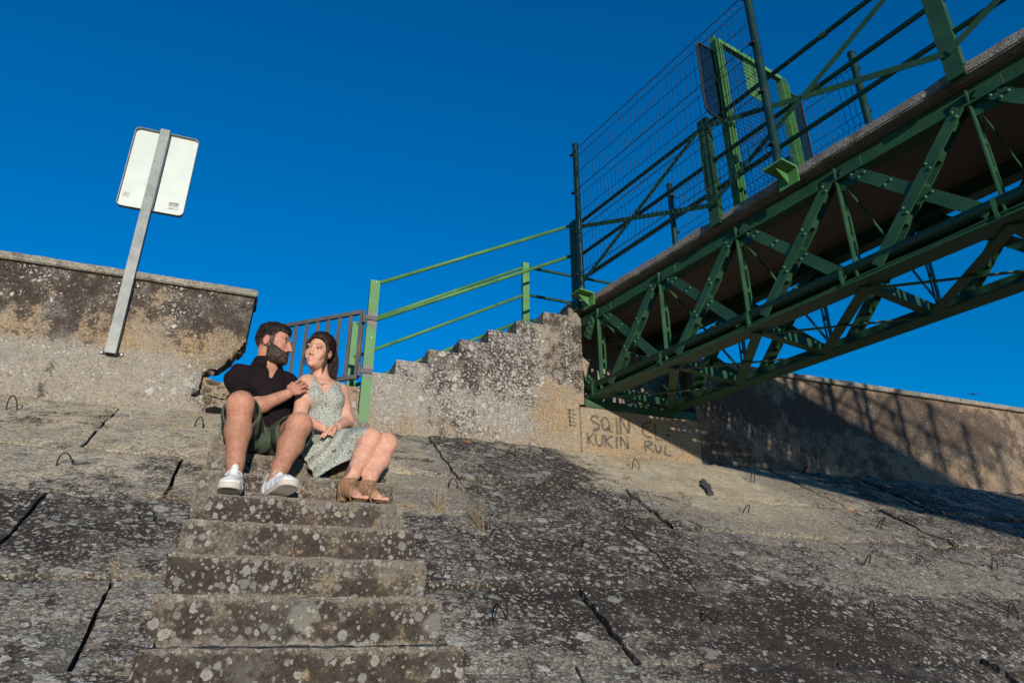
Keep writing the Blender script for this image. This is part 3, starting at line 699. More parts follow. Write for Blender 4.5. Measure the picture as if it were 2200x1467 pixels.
# service pipe clamped to the lower chord, and a thin cable
pipe = thing('service_pipe', bp(0, .032, 1.95), 'round green service pipe strapped along the lower chord of the footbridge', 'pipe')
BB().tube([bp(-.02, .030, 1.994), bp(LEN, .030, 1.994)], .0345, 16).build('pipe_run', M['green'], pipe, smooth=True)
for q in range(0, 14):
    a = .10 + .80 * q + .05 * (q % 3)
    m = BB(); m.tube([bp(a, .030, 1.994), bp(a + .022, .030, 1.994)], .0375, 16); m.build('pipe_strap', M['green'] if q % 2 else M['rivet'], pipe)
    m = BB(); m.bb(a + .002, a + .020, -.012, -.006, 1.9, 1.99); m.bb(a + .002, a + .020, -.012, .02, 1.907, 1.913); m.build('strap_foot', M['rivet'], pipe)
cb = [bp(-.02 + .17 * i, .006 - .003, 1.915 + .004 * math.sin(i * 1.3) + .003 * math.sin(i * .37)) for i in range(int(LEN / .17))]
tag(BB().tube(cb, .0065, 6).build('cable', M['green'], None, smooth=True, base=tuple(cb[0])), 'thin green cable lying along the lower chord below the pipe', 'cable')

# ------------------------------------------------------------------ bridge railing
RZ = (3.645, 3.290, 3.035)
for s_ in (0, 1):
    O = (lambda o: o) if s_ == 0 else (lambda o: bw - o)
    rl = thing('bridge_railing', bp(0, O(-.06), 2.7), 'green tube railing with crossed flat bars on the ' + ('pipe side' if s_ == 0 else 'side opposite the pipe') + ' of the footbridge', 'railing')
    zf = 0 if s_ == 0 else -.05
    for z in RZ:
        rr = BB(); rr.tube([bp(-.02, O(-.058), z + zf), bp(LEN - .1, O(-.058), z + zf)], .0165, 10); r_ = rr.build('rail', M['green'], rl, smooth=True)
        if s_ == 0 and z > 3.2: BB().tube([bp(2.74 if z > 3.5 else 2.62, O(-.058), z), bp((2.74 if z > 3.5 else 2.62) + .05, O(-.058), z)], .021, 10).build('sleeve', M['green'], r_)
    for q in range(0, 10):
        a = .02 + 1.695 * q
        pm = BB(); pm.bb(a - .045, a + .045, min(O(-.088), O(-.082)), max(O(-.088), O(-.082)), 2.735, 3.70 + zf)
        for e in (-.042, .042): pm.bb(a + e - .003, a + e + .003, min(O(-.081), O(-.035)), max(O(-.081), O(-.035)), 2.80, 3.70 + zf)
        pm.bb(a - .0385, a + .0385, min(O(-.081), O(-.052)), max(O(-.081), O(-.052)), 2.736, 2.80)
        pm.build('post', M['green'], rl)
        if q < 9:
            for up in (0, 1):
                m = BB(); oo = O(-.092 - .006 * up)
                m.beam(bp(a, oo, 2.90 if up else 3.62 + zf), bp(a + 1.695, oo, 3.62 + zf if up else 2.90), .005, .040, BN); x_ = m.build('cross_flat', M['green'], rl)
                if s_ == 0: BB().dome(bp(a + 1.695 / 2, -.0925 - .009, 3.26), -BN, .009, .007).build('rivet', M['rivet'], x_)

# ------------------------------------------------------------------ welded mesh fence panels on the bridge sides
def mesh_fence(o, a0, a1, ztop, zbot, label, out):
    f = thing('mesh_fence', bp((a0 + a1) / 2, o, 2.8), label, 'fence', 'mesh fence panels on the footbridge')
    for a in (a0, a1):
        m = BB(); m.tube([bp(a, o, 2.822), bp(a, o, ztop + .085)], .030, 14); p_ = m.build('post', M['green_dark'], f, smooth=False)
        BB().tube([bp(a, o, ztop + .0855), bp(a, o, ztop + .105)], .033, 14).build('cap', M['green_dark'], p_)
        for z in (ztop - .05, ztop - .5, ztop - .95, zbot + .08):
            BB().bb(a - .02, a + .02, o + out * .036, o + out * .060, z, z + .016).build('clip', M['ink'], p_)
        bk = BB(); w0, w1 = (o - .075, -.0555) if out < 0 else (bw + .0555, o + .075)
        bk.bb(a - .075, a + .075, w0, w1, 2.806, 2.8215)
        fx = -.0555 if out < 0 else bw + .0555
        bk.bb(a - .075, a + .075, min(fx, fx + out * .012), max(fx, fx + out * .012), 2.70, 2.8058)
        tip = w0 + .02 if out < 0 else w1 - .02
        bk.prism([bp(a - .004, fx + out * .0125, 2.8055), bp(a - .004, fx + out * .0125, 2.715), bp(a - .004, tip, 2.8055)], BD * .008)
        bk.build('bracket', M['green_light'], f)
    m = BB(); om = o + out * .034; r = .0026
    folds = [ztop - .055, ztop - .52, ztop - .98, zbot + .05]
    prof = [(zbot - .012, 0)]
    for z in sorted(folds): prof += [(z - .045, 0), (z - .012, .028), (z + .012, .028), (z + .045, 0)]
    prof.append((ztop + .018, 0))
    n = int((a1 - a0 - .06) / .05)
    for i in range(n + 1):
        a = a0 + .035 + (a1 - a0 - .07) * i / n
        m.tube([bp(a, om + out * d, z) for z, d in prof], r, 4, cap=False)
    zz_ = []
    for z in sorted(folds): zz_ += [(z - .047, 0), (z + .047, 0)]
    for z0_, z1_ in zip(sorted(folds), sorted(folds)[1:]):
        zz_ += [(z0_ + (z1_ - z0_) * q / 2, 0) for q in (1,)]
    for z, d in zz_: m.tube([bp(a0 + .02, om + out * (d + .004), z), bp(a1 - .02, om + out * (d + .004), z)], r * 1.15, 4, cap=False)
    w = m.build('wire_mesh', M['wire'], f); w['kind'] = 'stuff'
mesh_fence(-.14, .19, 2.33, 4.385, 2.905, 'tall dark green wire mesh panel on the pipe side of the footbridge', -1)
mesh_fence(bw + .12, .23, 2.38, 4.36, 2.905, 'dark green wire mesh panel on the side of the footbridge away from the pipe', 1)

# ------------------------------------------------------------------ barred gate frame across the deck
bg = thing('bridge_gate', bp(1.86, bw / 2, 2.82), 'light green steel gate frame filled with wire mesh standing across the footbridge deck', 'gate')
for o in (.03, bw - .11):
    pm = BB(); pm.bb(1.83, 1.89, o - .028, o - .022, 2.819, 4.49); pm.bb(1.83, 1.89, o + .022, o + .028, 2.819, 4.49); pm.bb(1.855, 1.862, o - .0215, o + .0215, 2.819, 4.49)
    pm.bb(1.83, 1.89, o + .052, o + .058, 2.819, 4.44); pm.bb(1.855, 1.862, o + .0285, o + .0515, 2.819, 4.44)
    pm.build('frame_post', M['green_light'], bg)
BB().bb(1.845, 1.885, .06, bw - .14, 4.45, 4.49).build('top_bar', M['green_light'], bg)
m = BB()
for i in range(17): o = .09 + (bw - .24) * i / 16; m.tube([bp(1.868, o, 2.84), bp(1.868, o, 4.45)], .002, 4, cap=False)
for i in range(37): z = 2.85 + 1.6 * i / 36; m.tube([bp(1.872, .09, z), bp(1.872, bw - .15, z)], .002, 4, cap=False)
m.build('wire_mesh', M['wire'], bg)['kind'] = 'stuff'
BB().bb(1.848, 1.853, .38, .66, 4.08, 4.448).build('blank_plate', M['green_light'], bg)
BB().bb(1.852, 1.90, .70, .76, 3.45, 3.56).build('lock_box', M['green_dark'], bg)
for wi, (o0, o1, zt, zb, ch) in enumerate(((-.20, .0, 4.33, 3.62, -1), (bw - .045, bw + .135, 4.38, 3.45, 1))):
    oe, oi = (o0, o1) if ch < 0 else (o1, o0)
    wf = BB(); ring = [bp(1.86, oi, zt), bp(1.86, oe - ch * .03, zt), bp(1.86, oe, zt - .04), bp(1.86, oe, zb + .05), bp(1.86, oe - ch * .05, zb), bp(1.86, oi, zb)]
    for a_, b_ in zip(ring, ring[1:] + ring[:1]): wf.beam(a_, b_, .012, .010, BD)
    w_ = wf.build('wing_frame', M['wing'], bg)
    m = BB(); n = int((o1 - o0) / .0125)
    for i in range(1, n):
        o = o0 + (o1 - o0) * i / n; m.tube([bp(1.86, o, zb + .03), bp(1.86, o, zt - .01)], .0027, 4, cap=False)
    for i in range(1, int((zt - zb) / .0125)):
        z = zb + .0125 * i; m.tube([bp(1.862, o0 + .01, z), bp(1.862, o1 - .005, z)], .0027, 4, cap=False)
    m.build('wire_cloth', M['wire'], w_)['kind'] = 'stuff'

# ------------------------------------------------------------------ handrails of the staircase
def channel(m, x, y, z0, z1, w, d):
    m.box((x, y, (z0 + z1) / 2), (w, 0, 0), (0, .006, 0), (0, 0, z1 - z0))
    for e in (-1, 1): m.box((x + e * (w / 2 - .003), y + d / 2 + .0032, (z0 + z1) / 2), (.006, 0, 0), (0, d, 0), (0, 0, z1 - z0 - .002))
nr = thing('stair_handrail', (.735, YW - .01, 1.47), 'light green stair handrail with two tube rails and the post the grey gate hangs on', 'handrail', 'stair handrails')
gm = MB(); channel(gm, .737, YW - .018, 1.47, 2.70, .078, .045); gp_ = gm.build('post', M['green_light'], nr)
for z in (2.685, 2.18, 2.345): MB().dome((.745, YW - .0215, z), (0, -1, 0), .006, .002).build('bolt', M['bolt'], gp_)
for z, h in ((2.345, .12), (1.885, .10)): MB().box((.737, YW - .0225, z), (.0785, 0, 0), (0, .002, 0), (0, 0, h)).build('primer_patch', M['patch'], gp_)
for z0 in (2.715, 2.372):
    m = MB(); m.tube([(.77, YW + .06, z0), (2.60, YW + .06, z0 + .541 * 1.83)], .0165, 10); m.build('rail', M['green_light'], nr, smooth=True)
fr = thing('stair_handrail', (2.5, YW + 1.0, 2.6), 'light green handrail with three tube rails along the back of the staircase', 'handrail', 'stair handrails')
fy = YW + 1.0
fm = MB(); channel(fm, 2.515, fy, 2.60, 3.775, .075, .045); fm.build('post', M['green_light'], fr)
fm = MB(); channel(fm, .742, fy + .02, 1.60, 2.765, .075, .045); fm.build('post', M['green_light'], fr)
fm = MB(); channel(fm, 3.95, fy, 2.60, 3.775, .075, .045); fm.build('post', M['green_light'], fr)
for z0 in (2.740, 2.395, 2.095):
    m = MB(); m.tube([(.74, fy + .025, z0), (2.515, fy + .025, z0 + .5595 * 1.775)], .0165, 10); m.build('rail', M['green_light'], fr, smooth=True)
    m = MB(); m.tube([(2.515, fy + .025, z0 + .5595 * 1.775), (3.95, fy + .025, z0 + .5595 * 1.775 - .005)], .0165, 10); m.build('rail', M['green'], fr, smooth=True)

# ------------------------------------------------------------------ grey gate at the top of the steps, swung back
ga = R(42); GD = Vector((-math.cos(ga), math.sin(ga), 0)); GN = Vector((math.sin(ga), math.cos(ga), 0)); H0 = Vector((.672, YW + .005, 0))
gt = thing('steel_gate', tuple(H0 + UP * 1.82), 'open dark grey steel bar gate hinged on the green post behind the couple', 'gate')
def gpnt(d, n, z): return H0 + GD * d + GN * n + UP * z
z0, z1, wd = 1.825, 2.425, .90
for d in (.0175, wd - .0175): MB().box(gpnt(d, 0, (z0 + z1) / 2), GD * .035, GN * .03, UP * (z1 - z0)).build('stile', M['gate_grey'], gt, bevel=.002)
for z in (z0 + .0175, z1 - .0175): MB().box(gpnt(wd / 2, 0, z), GD * (wd - .071), GN * .0295, UP * .035).build('rail', M['gate_grey'], gt, bevel=.002)
for i in range(1, 8): MB().box(gpnt(.0175 + (wd - .035) * i / 8, 0, (z0 + z1) / 2), GD * .030, GN * .014, UP * (z1 - z0 - .0705)).build('bar', M['gate_grey'], gt, bevel=.0015)
for z in (2.345, 1.885):
    m = MB(); m.tube([(.668, YW - .036, z - .05), (.668, YW - .036, z + .05)], .013, 10); m.beam((.668, YW - .036, z), (.775, YW - .030, z + .002), .010, .038, (0, 1, 0)); m.beam((.668, YW - .036, z), tuple(gpnt(.01, 0, z)), .020, .04, (1, 0, 0)); m.build('hinge', M['gate_grey'], gt)

# ------------------------------------------------------------------ lifting loops of rusty bar in the slabs
loops = [(-1.42, 4.79), (-.37, 4.75), (-.89, 3.99), (-.41, 3.44), (2.91, 4.76), (3.99, 4.67), (3.28, 3.97), (4.72, 5.02), (4.90, 5.03), (1.81, 4.76), (1.63, 3.33), (2.43, 4.02), (1.98, 2.74),
         (3.01, 2.80), (3.64, 3.34), (4.46, 3.92), (5.67, 4.01), (4.82, 3.36), (4.04, 2.79), (1.01, 2.76), (1.17, 4.05), (6.2, 4.74)]
where = ['beside the foot of the tan wall', 'on the slab next to the seated man', 'on the pale slab left of the steps', 'on the black stained slab beside the steps', 'under the painted letters',
         'on the clean pale slab under the bridge', 'on the slab beside the long open joint', 'at the foot of the brown wall, shorter of the pair', 'at the foot of the brown wall, taller of the pair', 'on the dark slab below the white blotched staircase',
         'above the white lichen patch', 'near the orange lichen spots', 'on the bare dark grey slab', 'beyond the bare dark grey slab', 'on the slab below the long open joint', 'at the edge of the bridge shadow',
         'inside the bridge shadow', 'on the far dark slab below the shadow', 'on the lowest far slab', 'on the lichen covered slab beside the lowest steps', 'beside the dry grass tuft', 'in the bridge shadow by the wall']
for i, (x, y) in enumerate(loops):
    r_ = random.Random(i * 7 + 1); w = r_.uniform(.030, .040); h = r_.uniform(.065, .090); h = {7: .065, 8: .10}.get(i, h); lean = r_.uniform(-.5, .9); sk = r_.uniform(-.25, .25); yaw = r_.uniform(-.5, .5)
    ex = Vector((math.cos(yaw), math.sin(yaw) * math.cos(SL), math.sin(yaw) * math.sin(SL))); up = (NS + Vector((0, math.cos(SL), math.sin(SL))) * lean * .7).normalized()
    b = Vector((x, y, zs(y))); pts = []
    for q in range(13):
        u = -1 + q / 6; zq = h * (1 - abs(u) ** 2.6) - .018 * (abs(u) > .95); pts.append(b + ex * (u * w * (1 - .1 * (1 - abs(u))) + sk * zq) + up * zq)
    pts[0] -= NS * .05; pts[-1] -= NS * .05
    o = MB().tube(pts, .0038, 6).build('rebar_loop', M['rust'], None, smooth=True, base=tuple(b))
    tag(o, 'bent rusty lifting loop ' + where[i], 'rebar loop', 'lifting loops in the paving slabs')

# ------------------------------------------------------------------ dry grass in the joints, litter, bird
def tuft(b, n, h, lean, label, spread=.35):
    m = MB(); rr = random.Random(int(b[0] * 1000)); B = Vector((b[0], b[1], zs(b[1])))
    for i in range(n):
        d = (Vector((lean[0], lean[1], lean[2])) + Vector((rr.gauss(0, spread), rr.gauss(0, spread * .6), abs(rr.gauss(0, .2))))).normalized()
        L = h * rr.uniform(.5, 1.1); p0 = B + Vector((rr.gauss(0, .02), rr.gauss(0, .015), -.012)); bend = Vector((rr.gauss(0, .25), rr.gauss(0, .2), -rr.uniform(0, .5)))
        m.tube([p0 + d * L * t_ + bend * L * t_ * t_ * .5 for t_ in (0, .33, .66, 1)], [.0014, .0012, .0010, .0004], 3, cap=False)
    return tag(m.build('grass_tuft', M['straw'], None, base=tuple(B)), label, 'grass')
tuft((.985, 3.72), 34, .22, (.05, .15, .6), 'upright tuft of dry straw grass in the joint beside the steps', .25)
tuft((.90, 3.74), 34, .20, (-.9, .1, .12), 'flattened dry straw lying against the upper steps', .22)
tuft((1.17, 3.47), 34, .34, (.0, .45, .6), 'tall thin dry grass growing in the slab joint right of the steps', .12)
tuft((-.42, 3.68), 20, .22, (.7, -.3, .1), 'few dry stalks lying on the joint left of the steps', .25)
tuft((-.40, 3.02), 22, .12, (-.2, .5, .4), 'short dry grass at the cracked joint beside the lower steps', .5)
leaf = stone('stone_chip', (1.775, 2.455, zs(2.455) + .012), .035, M['rubble'], None, 4.4, (1.2, .7, .35))
tag(leaf, 'small pale chip of stone lying on the lowest dark slab', 'stone')
sm = MB(); rr = random.Random(5); L_ = []; R_ = []
for q in range(12):
    t_ = q / 11; x = 3.42 - .16 * t_; y = 4.60 - .30 * t_; w = (.010 + .030 * math.sin(min(1, t_ * 1.15) * 2.6)) * rr.uniform(.6, 1.2)
    b = Vector((x, y, zs(y))) + NS * (.014 + .004 * rr.random()); L_.append(b - Vector((w, 0, 0))); R_.append(b + Vector((w, 0, 0)))
vs = L_ + R_ + [p - NS * .03 for p in L_] + [p - NS * .03 for p in R_]; n = 12; fs = []
for i in range(n - 1): fs += [(i, i + 1, n + i + 1, n + i), (i, 2 * n + i, 2 * n + i + 1, i + 1), (n + i, n + i + 1, 3 * n + i + 1, 3 * n + i), (2 * n + i, 3 * n + i, 3 * n + i + 1, 2 * n + i + 1)]
fs += [(0, n, 3 * n, 2 * n), (n - 1, 3 * n - 1, 4 * n - 1, 2 * n - 1)]
tag(sm.add(vs, fs).build('tar_smear', M['tar'], None, base=tuple(L_[5])), 'ragged grey smear of tar on the pale slab below the painted letters', 'tar')
bird = Vector((48.28, 31.88, 15.89)); bs_ = .42
bm_ = MB(); rgt = Vector((.86, -.5, 0)); fwd = Vector((.5, .86, 0))
for s_ in (-1, 1):
    a = bird; b = bird + (rgt * s_ * .5 + UP * .16) * bs_; c = bird + (rgt * s_ * 1.0 + UP * (.05 if s_ > 0 else .12) + fwd * -.12) * bs_
    for p_, q_, w0, w1 in ((a, b, .17 * bs_, .14 * bs_), (b, c, .14 * bs_, .04 * bs_)):
        bm_.add([p_ - fwd * w0 + UP * .012, p_ + fwd * w0 * .6 + UP * .012, q_ + fwd * w1 * .6 + UP * .012, q_ - fwd * w1 + UP * .012, p_ - fwd * w0 - UP * .012, p_ + fwd * w0 * .6 - UP * .012, q_ + fwd * w1 * .6 - UP * .012, q_ - fwd * w1 - UP * .012],
                [(0, 1, 2, 3), (7, 6, 5, 4), (0, 4, 5, 1), (1, 5, 6, 2), (2, 6, 7, 3), (3, 7, 4, 0)])
bo = thing('bird', tuple(bird), 'small dark gliding bird in the sky above the brown wall', 'bird')
bm_.build('wings', M['bird'], bo); MB().tube([bird - fwd * .18, bird - fwd * .08, bird, bird + fwd * .10, bird + fwd * .17], [.02, .03, .042, .03, .01], 8).build('body', M['bird'], bo, smooth=True)

# ------------------------------------------------------------------ people: smooth implicit surfaces, meshed with surface nets
f32 = np.float32
def A3(p): return np.array(p, f32)
def rc(a, b, r1, r2):
    a, b = A3(a), A3(b); ab = b - a; L2 = float(ab @ ab) + 1e-12
    def f(P):
        t = np.clip(((P - a) @ ab) / L2, 0, 1); d = P - a - t[:, None] * ab
        return np.sqrt((d * d).sum(1)) - (r1 + (r2 - r1) * t)
    return f
def ell(c, r, B=None):
    c, r = A3(c), A3(r)
    def f(P):
        q = P - c
        if B is not None: q = q @ B
        k0 = np.sqrt(((q / r) ** 2).sum(1)); k1 = np.sqrt(((q / (r * r)) ** 2).sum(1)) + 1e-9
        return k0 * (k0 - 1) / k1
    return f
def rbox(c, h, r, B=None):
    c, h = A3(c), A3(h)
    def f(P):
        q = P - c
        if B is not None: q = q @ B
        q = np.abs(q) - (h - r); return np.sqrt((np.maximum(q, 0) ** 2).sum(1)) + np.minimum(q.max(1), 0) - r
    return f
def tri(a, b, c, th):
    a, b, c = A3(a), A3(b), A3(c); ba, cb, ac = b - a, c - b, a - c; n = np.cross(ba, ac)
    def f(P):
        pa, pb, pc = P - a, P - b, P - c
        ins = (np.sign(pa @ np.cross(ba, n)) + np.sign(pb @ np.cross(cb, n)) + np.sign(pc @ np.cross(ac, n))) < 2
        def e(p, v): t = np.clip((p @ v) / (v @ v), 0, 1); d = v * t[:, None] - p; return (d * d).sum(1)
        de = np.minimum(np.minimum(e(pa, ba), e(pb, cb)), e(pc, ac)); dp = (pa @ n) ** 2 / (n @ n)
        return np.sqrt(np.where(ins, de, dp)) - th
    return f
def smin(a, b, k):
    if k <= 0: return np.minimum(a, b)
    h = np.clip(.5 + .5 * (b - a) / k, 0, 1); return b + (a - b) * h - k * h * (1 - h)
def smax(a, b, k): return -smin(-a, -b, k)
def U(*items):
    """items: (field, k) blended one after another"""
    def f(P):
        d = None
        for g, k in items:
            e = g(P); d = e if d is None else smin(d, e, k)
        return d
    return f
def half(p, n):
    p, n = A3(p), A3(n); n = n / np.linalg.norm(n); return lambda P: (P - p) @ n
def wob(P, sc, s=0.):
    """cheap smooth pseudo-noise in -1..1"""
    x, y, z = P[:, 0] * sc + s, P[:, 1] * sc + 1.7 * s, P[:, 2] * sc - s
    return (np.sin(x + 1.3 * np.sin(y * .9 + .6 * z)) + np.sin(y * 1.13 + 1.1 * np.sin(z * 1.07 + x * .5)) + np.sin(z * 1.21 + 1.2 * np.sin(x * .83 - y * .4))) / 3
def surfnet(f, lo, hi, h):
    lo, hi = np.array(lo, float), np.array(hi, float); bs = 10
    n = np.ceil((hi - lo) / h / bs).astype(int); N = n * bs + 1
    D = np.empty(N, f32)
    g = np.stack(np.meshgrid(*[np.arange(k) for k in n], indexing='ij'), -1).reshape(-1, 3)
    cen = (lo + (g * bs + bs / 2) * h).astype(f32); dc = f(cen); act = np.abs(dc) < bs * h * .866 * 1.7 + .004
    D[...] = 1
    for q, d in zip(g[~act], dc[~act]): D[q[0] * bs:q[0] * bs + bs + 1, q[1] * bs:q[1] * bs + bs + 1, q[2] * bs:q[2] * bs + bs + 1] = d
    off = np.stack(np.meshgrid(*[np.arange(bs + 1)] * 3, indexing='ij'), -1).reshape(-1, 3); ga = g[act]
    for s in range(0, len(ga), 300):
        b = ga[s:s + 300]; P = (lo + (b[:, None, :] * bs + off[None]) * h).astype(f32).reshape(-1, 3); d = f(P).reshape(len(b), bs + 1, bs + 1, bs + 1)
        for q, dd in zip(b, d): D[q[0] * bs:q[0] * bs + bs + 1, q[1] * bs:q[1] * bs + bs + 1, q[2] * bs:q[2] * bs + bs + 1] = dd
    D[D == 0] = 1e-7
    ins = D < 0
    M_ = tuple(k - 1 for k in D.shape); acc = np.zeros((*M_, 3), f32) if np.prod(M_) < 4e6 else None
    cs = np.zeros(M_, np.int8)
    for dx in (0, 1):
        for dy in (0, 1):
            for dz in (0, 1): cs += ins[dx:M_[0] + dx, dy:M_[1] + dy, dz:M_[2] + dz]
    cell = np.argwhere((cs > 0) & (cs < 8)); idx = np.full(M_, -1, np.int32); idx[cell[:, 0], cell[:, 1], cell[:, 2]] = np.arange(len(cell))
    pos = np.zeros((len(cell), 3)); cnt = np.zeros(len(cell))
    for ax in range(3):
        o1, o2 = [a for a in range(3) if a != ax]
        for i in (0, 1):
            for j in (0, 1):
                a = cell.copy(); a[:, o1] += i; a[:, o2] += j; b = a.copy(); b[:, ax] += 1
                da, db = D[a[:, 0], a[:, 1], a[:, 2]], D[b[:, 0], b[:, 1], b[:, 2]]; c = (da < 0) != (db < 0); t = np.where(c, da / np.where(c, da - db, 1), 0)
                p = a.astype(float); p[:, ax] += t; pos += np.where(c[:, None], p, 0); cnt += c
    verts = lo + pos / cnt[:, None] * h; faces = []
    for ax in range(3):
        sl = [slice(1, -1)] * 3; s1 = list(sl); s1[ax] = slice(0, -1); s2 = list(sl); s2[ax] = slice(1, None)
        A_, B_ = ins[tuple(s1)], ins[tuple(s2)]; e = np.argwhere(A_ != B_); fl = A_[e[:, 0], e[:, 1], e[:, 2]]
        e = e + np.array([0 if a == ax else 1 for a in range(3)]); o1, o2 = (ax + 1) % 3, (ax + 2) % 3
        q = []
        for i, j in ((-1, -1), (0, -1), (0, 0), (-1, 0)):
            c = e.copy(); c[:, o1] += i; c[:, o2] += j; q.append(idx[c[:, 0], c[:, 1], c[:, 2]])
        q = np.stack(q, 1); q[~fl] = q[~fl][:, ::-1]; faces.append(q)
    return verts.astype(f32), np.concatenate(faces)
def frame(fwd, up):
    y = Vector(fwd).normalized(); u = Vector(up); x = y.cross(u).normalized(); z = x.cross(y); return np.array([x, y, z], f32).T     # columns: right, forward, up
def W_(B, o, p): return A3(o) + B @ A3(p)

def skin_mat(name, base):
    t = NT(name); p = t.pos(); n = t.noise(p, 55, 3, .6); n2 = t.noise(p, 260, 2, .6); c = t.attr('tint')
    mo = t.noise(p, 17, 4, .65); cl = t.mix(1.0, c, t.mix(t.ramp(n, .3, .7), (.86, .80, .78), (1.08, 1.05, 1.03)), 'MULTIPLY'); cl = t.mix(t.math('MULTIPLY', t.ramp(mo, .46, .72), .30), cl, t.mix(1.0, cl, (.92, .62, .55), 'MULTIPLY')); cl = t.mix(t.math('MULTIPLY', t.ramp(n2, .5, .75), .2), cl, t.mix(1.0, cl, (.7, .6, .55), 'MULTIPLY'))
    t.bump(t.math('ADD', n2, n), .12, .0025); t.b.inputs['Subsurface Weight'].default_value = .12; t.b.inputs['Subsurface Radius'].default_value = (.012, .004, .002)
    return t.fin(cl, .62, .3)
def cloth(name, c, weave=420, fold=18, amp=.18, rough=.85):
    t = NT(name); p = t.pos(); n = t.noise(p, fold, 3, .55); n2 = t.noise(p, weave, 2, .5)
    cl = t.mix(n2, tuple(x * (1 - amp) for x in c), tuple(x * (1 + amp) for x in c))
    t.bump(t.math('ADD', t.math('MULTIPLY', n, 1.6), t.math('MULTIPLY', n2, .15)), .45, .012); 
    return t.fin(cl, rough, .15)
def hair_mat(name, c, c2):
    t = NT(name); p = t.obj(); m = t.n('ShaderNodeMapping'); t.l(p, m.inputs[0]); m.inputs['Scale'].default_value = (90, 90, 14)
    n = t.noise(m.outputs[0], 1.6, 4, .6); cl = t.mix(t.ramp(n, .35, .7), c, c2); t.bump(n, .8, .01)
    return t.fin(cl, .42, .35)
def groom(name, f, verts, comb, n, L, steps, r, mat, parent, keep=None, lift=.0015, seed=1):
    """combs n thin hairs over the surface f = 0, starting at random mesh vertices"""
    g = np.random.default_rng(seed); V_ = verts if keep is None else verts[keep(verts)]
    p = V_[g.integers(0, len(V_), n)].astype(f32); paths = [p.copy()]; ln = L * g.uniform(.55, 1.2, n).astype(f32); jit = g.normal(0, .22, (n, 3)).astype(f32); e = f32(.002)
    for k in range(steps):
        nr = np.stack([f(p + A3(a) * e) - f(p - A3(a) * e) for a in ((1, 0, 0), (0, 1, 0), (0, 0, 1))], 1); nr /= np.linalg.norm(nr, axis=1, keepdims=True) + 1e-6
        c_ = comb(p) + jit; t_ = c_ - nr * (c_ * nr).sum(1, keepdims=True); t_ /= np.linalg.norm(t_, axis=1, keepdims=True) + 1e-6
        p = p + t_ * (ln / steps)[:, None]; d_ = f(p); p = p - nr * (d_ - lift * (k + 1) / steps * 2)[:, None]; paths.append(p.copy())
    P = np.stack(paths, 1); m = steps + 1; tg = np.gradient(P, axis=1); tg /= np.linalg.norm(tg, axis=2, keepdims=True) + 1e-6
    a = np.cross(tg, A3((.3, .5, .81))); a /= np.linalg.norm(a, axis=2, keepdims=True) + 1e-6; b = np.cross(tg, a); w = r * np.linspace(1, .25, m)[None, :, None]
    ring = np.stack([P + w * (a * math.cos(q) + b * math.sin(q)) for q in (0, 2.094, 4.189)], 2).reshape(-1, 3); base_ = (np.arange(n) * m * 3)[:, None, None]; i = (np.arange(steps) * 3)[None, :, None]; k3 = np.arange(3)[None, None, :]; k4 = (np.arange(3) + 1) % 3
    fc = np.stack([base_ + i + k3, base_ + i + k4[None, None], base_ + i + 3 + k4[None, None], base_ + i + 3 + k3], -1).reshape(-1, 4)
    o = np_mesh(name, ring, fc, mat, parent); o['kind'] = 'stuff'; return o
M['skin'] = skin_mat('skin', None)
M['polo'] = cloth('black_polo', (.0105, .0062, .0075))
M['shorts'] = cloth('olive_shorts', (.058, .076, .052))
t = NT('speckled_dress'); p = t.pos(); v = t.voro(p, 215); c_ = t.sep(v.outputs['Color']); n = t.noise(p, 25, 3, .55)
pat = t.math('MULTIPLY', t.ramp(v.outputs['Distance'], .46, .60), 1.0)
cl = t.mix(pat, (.45, .47, .42), (.13, .145, .13)); t.bump(n, .5, .012); M['dress'] = t.fin(cl, .85, .15)
M['hair_m'] = hair_mat('black_hair', (.010, .008, .007), (.030, .023, .018))
M['beard'] = hair_mat('brown_beard', (.018, .012, .008), (.070, .046, .030))
M['legh'] = hair_mat('body_hair', (.05, .03, .02), (.09, .055, .035))
M['hair_w'] = hair_mat('dark_brown_hair', (.014, .008, .007), (.055, .030, .022))
M['shoe'] = plain('white_leather', (.62, .63, .62), .5, .4, nscale=60, amp=.10, bump=.3)
M['lace'] = plain('grey_white_lace', (.45, .46, .46), .8, .2)
M['sole'] = plain('off_white_rubber', (.50, .45, .40), .8, .2, nscale=90, amp=.2, bump=.3)
M['sandal'] = plain('tan_suede', (.27, .155, .085), .85, .15, nscale=80, amp=.3, bump=.5)
M['sandal_sole'] = plain('brown_sole', (.10, .052, .028), .8, .2, nscale=80, amp=.3)
M['silver'] = plain('silver', (.6, .58, .52), .3, .5, .9, bump=0)

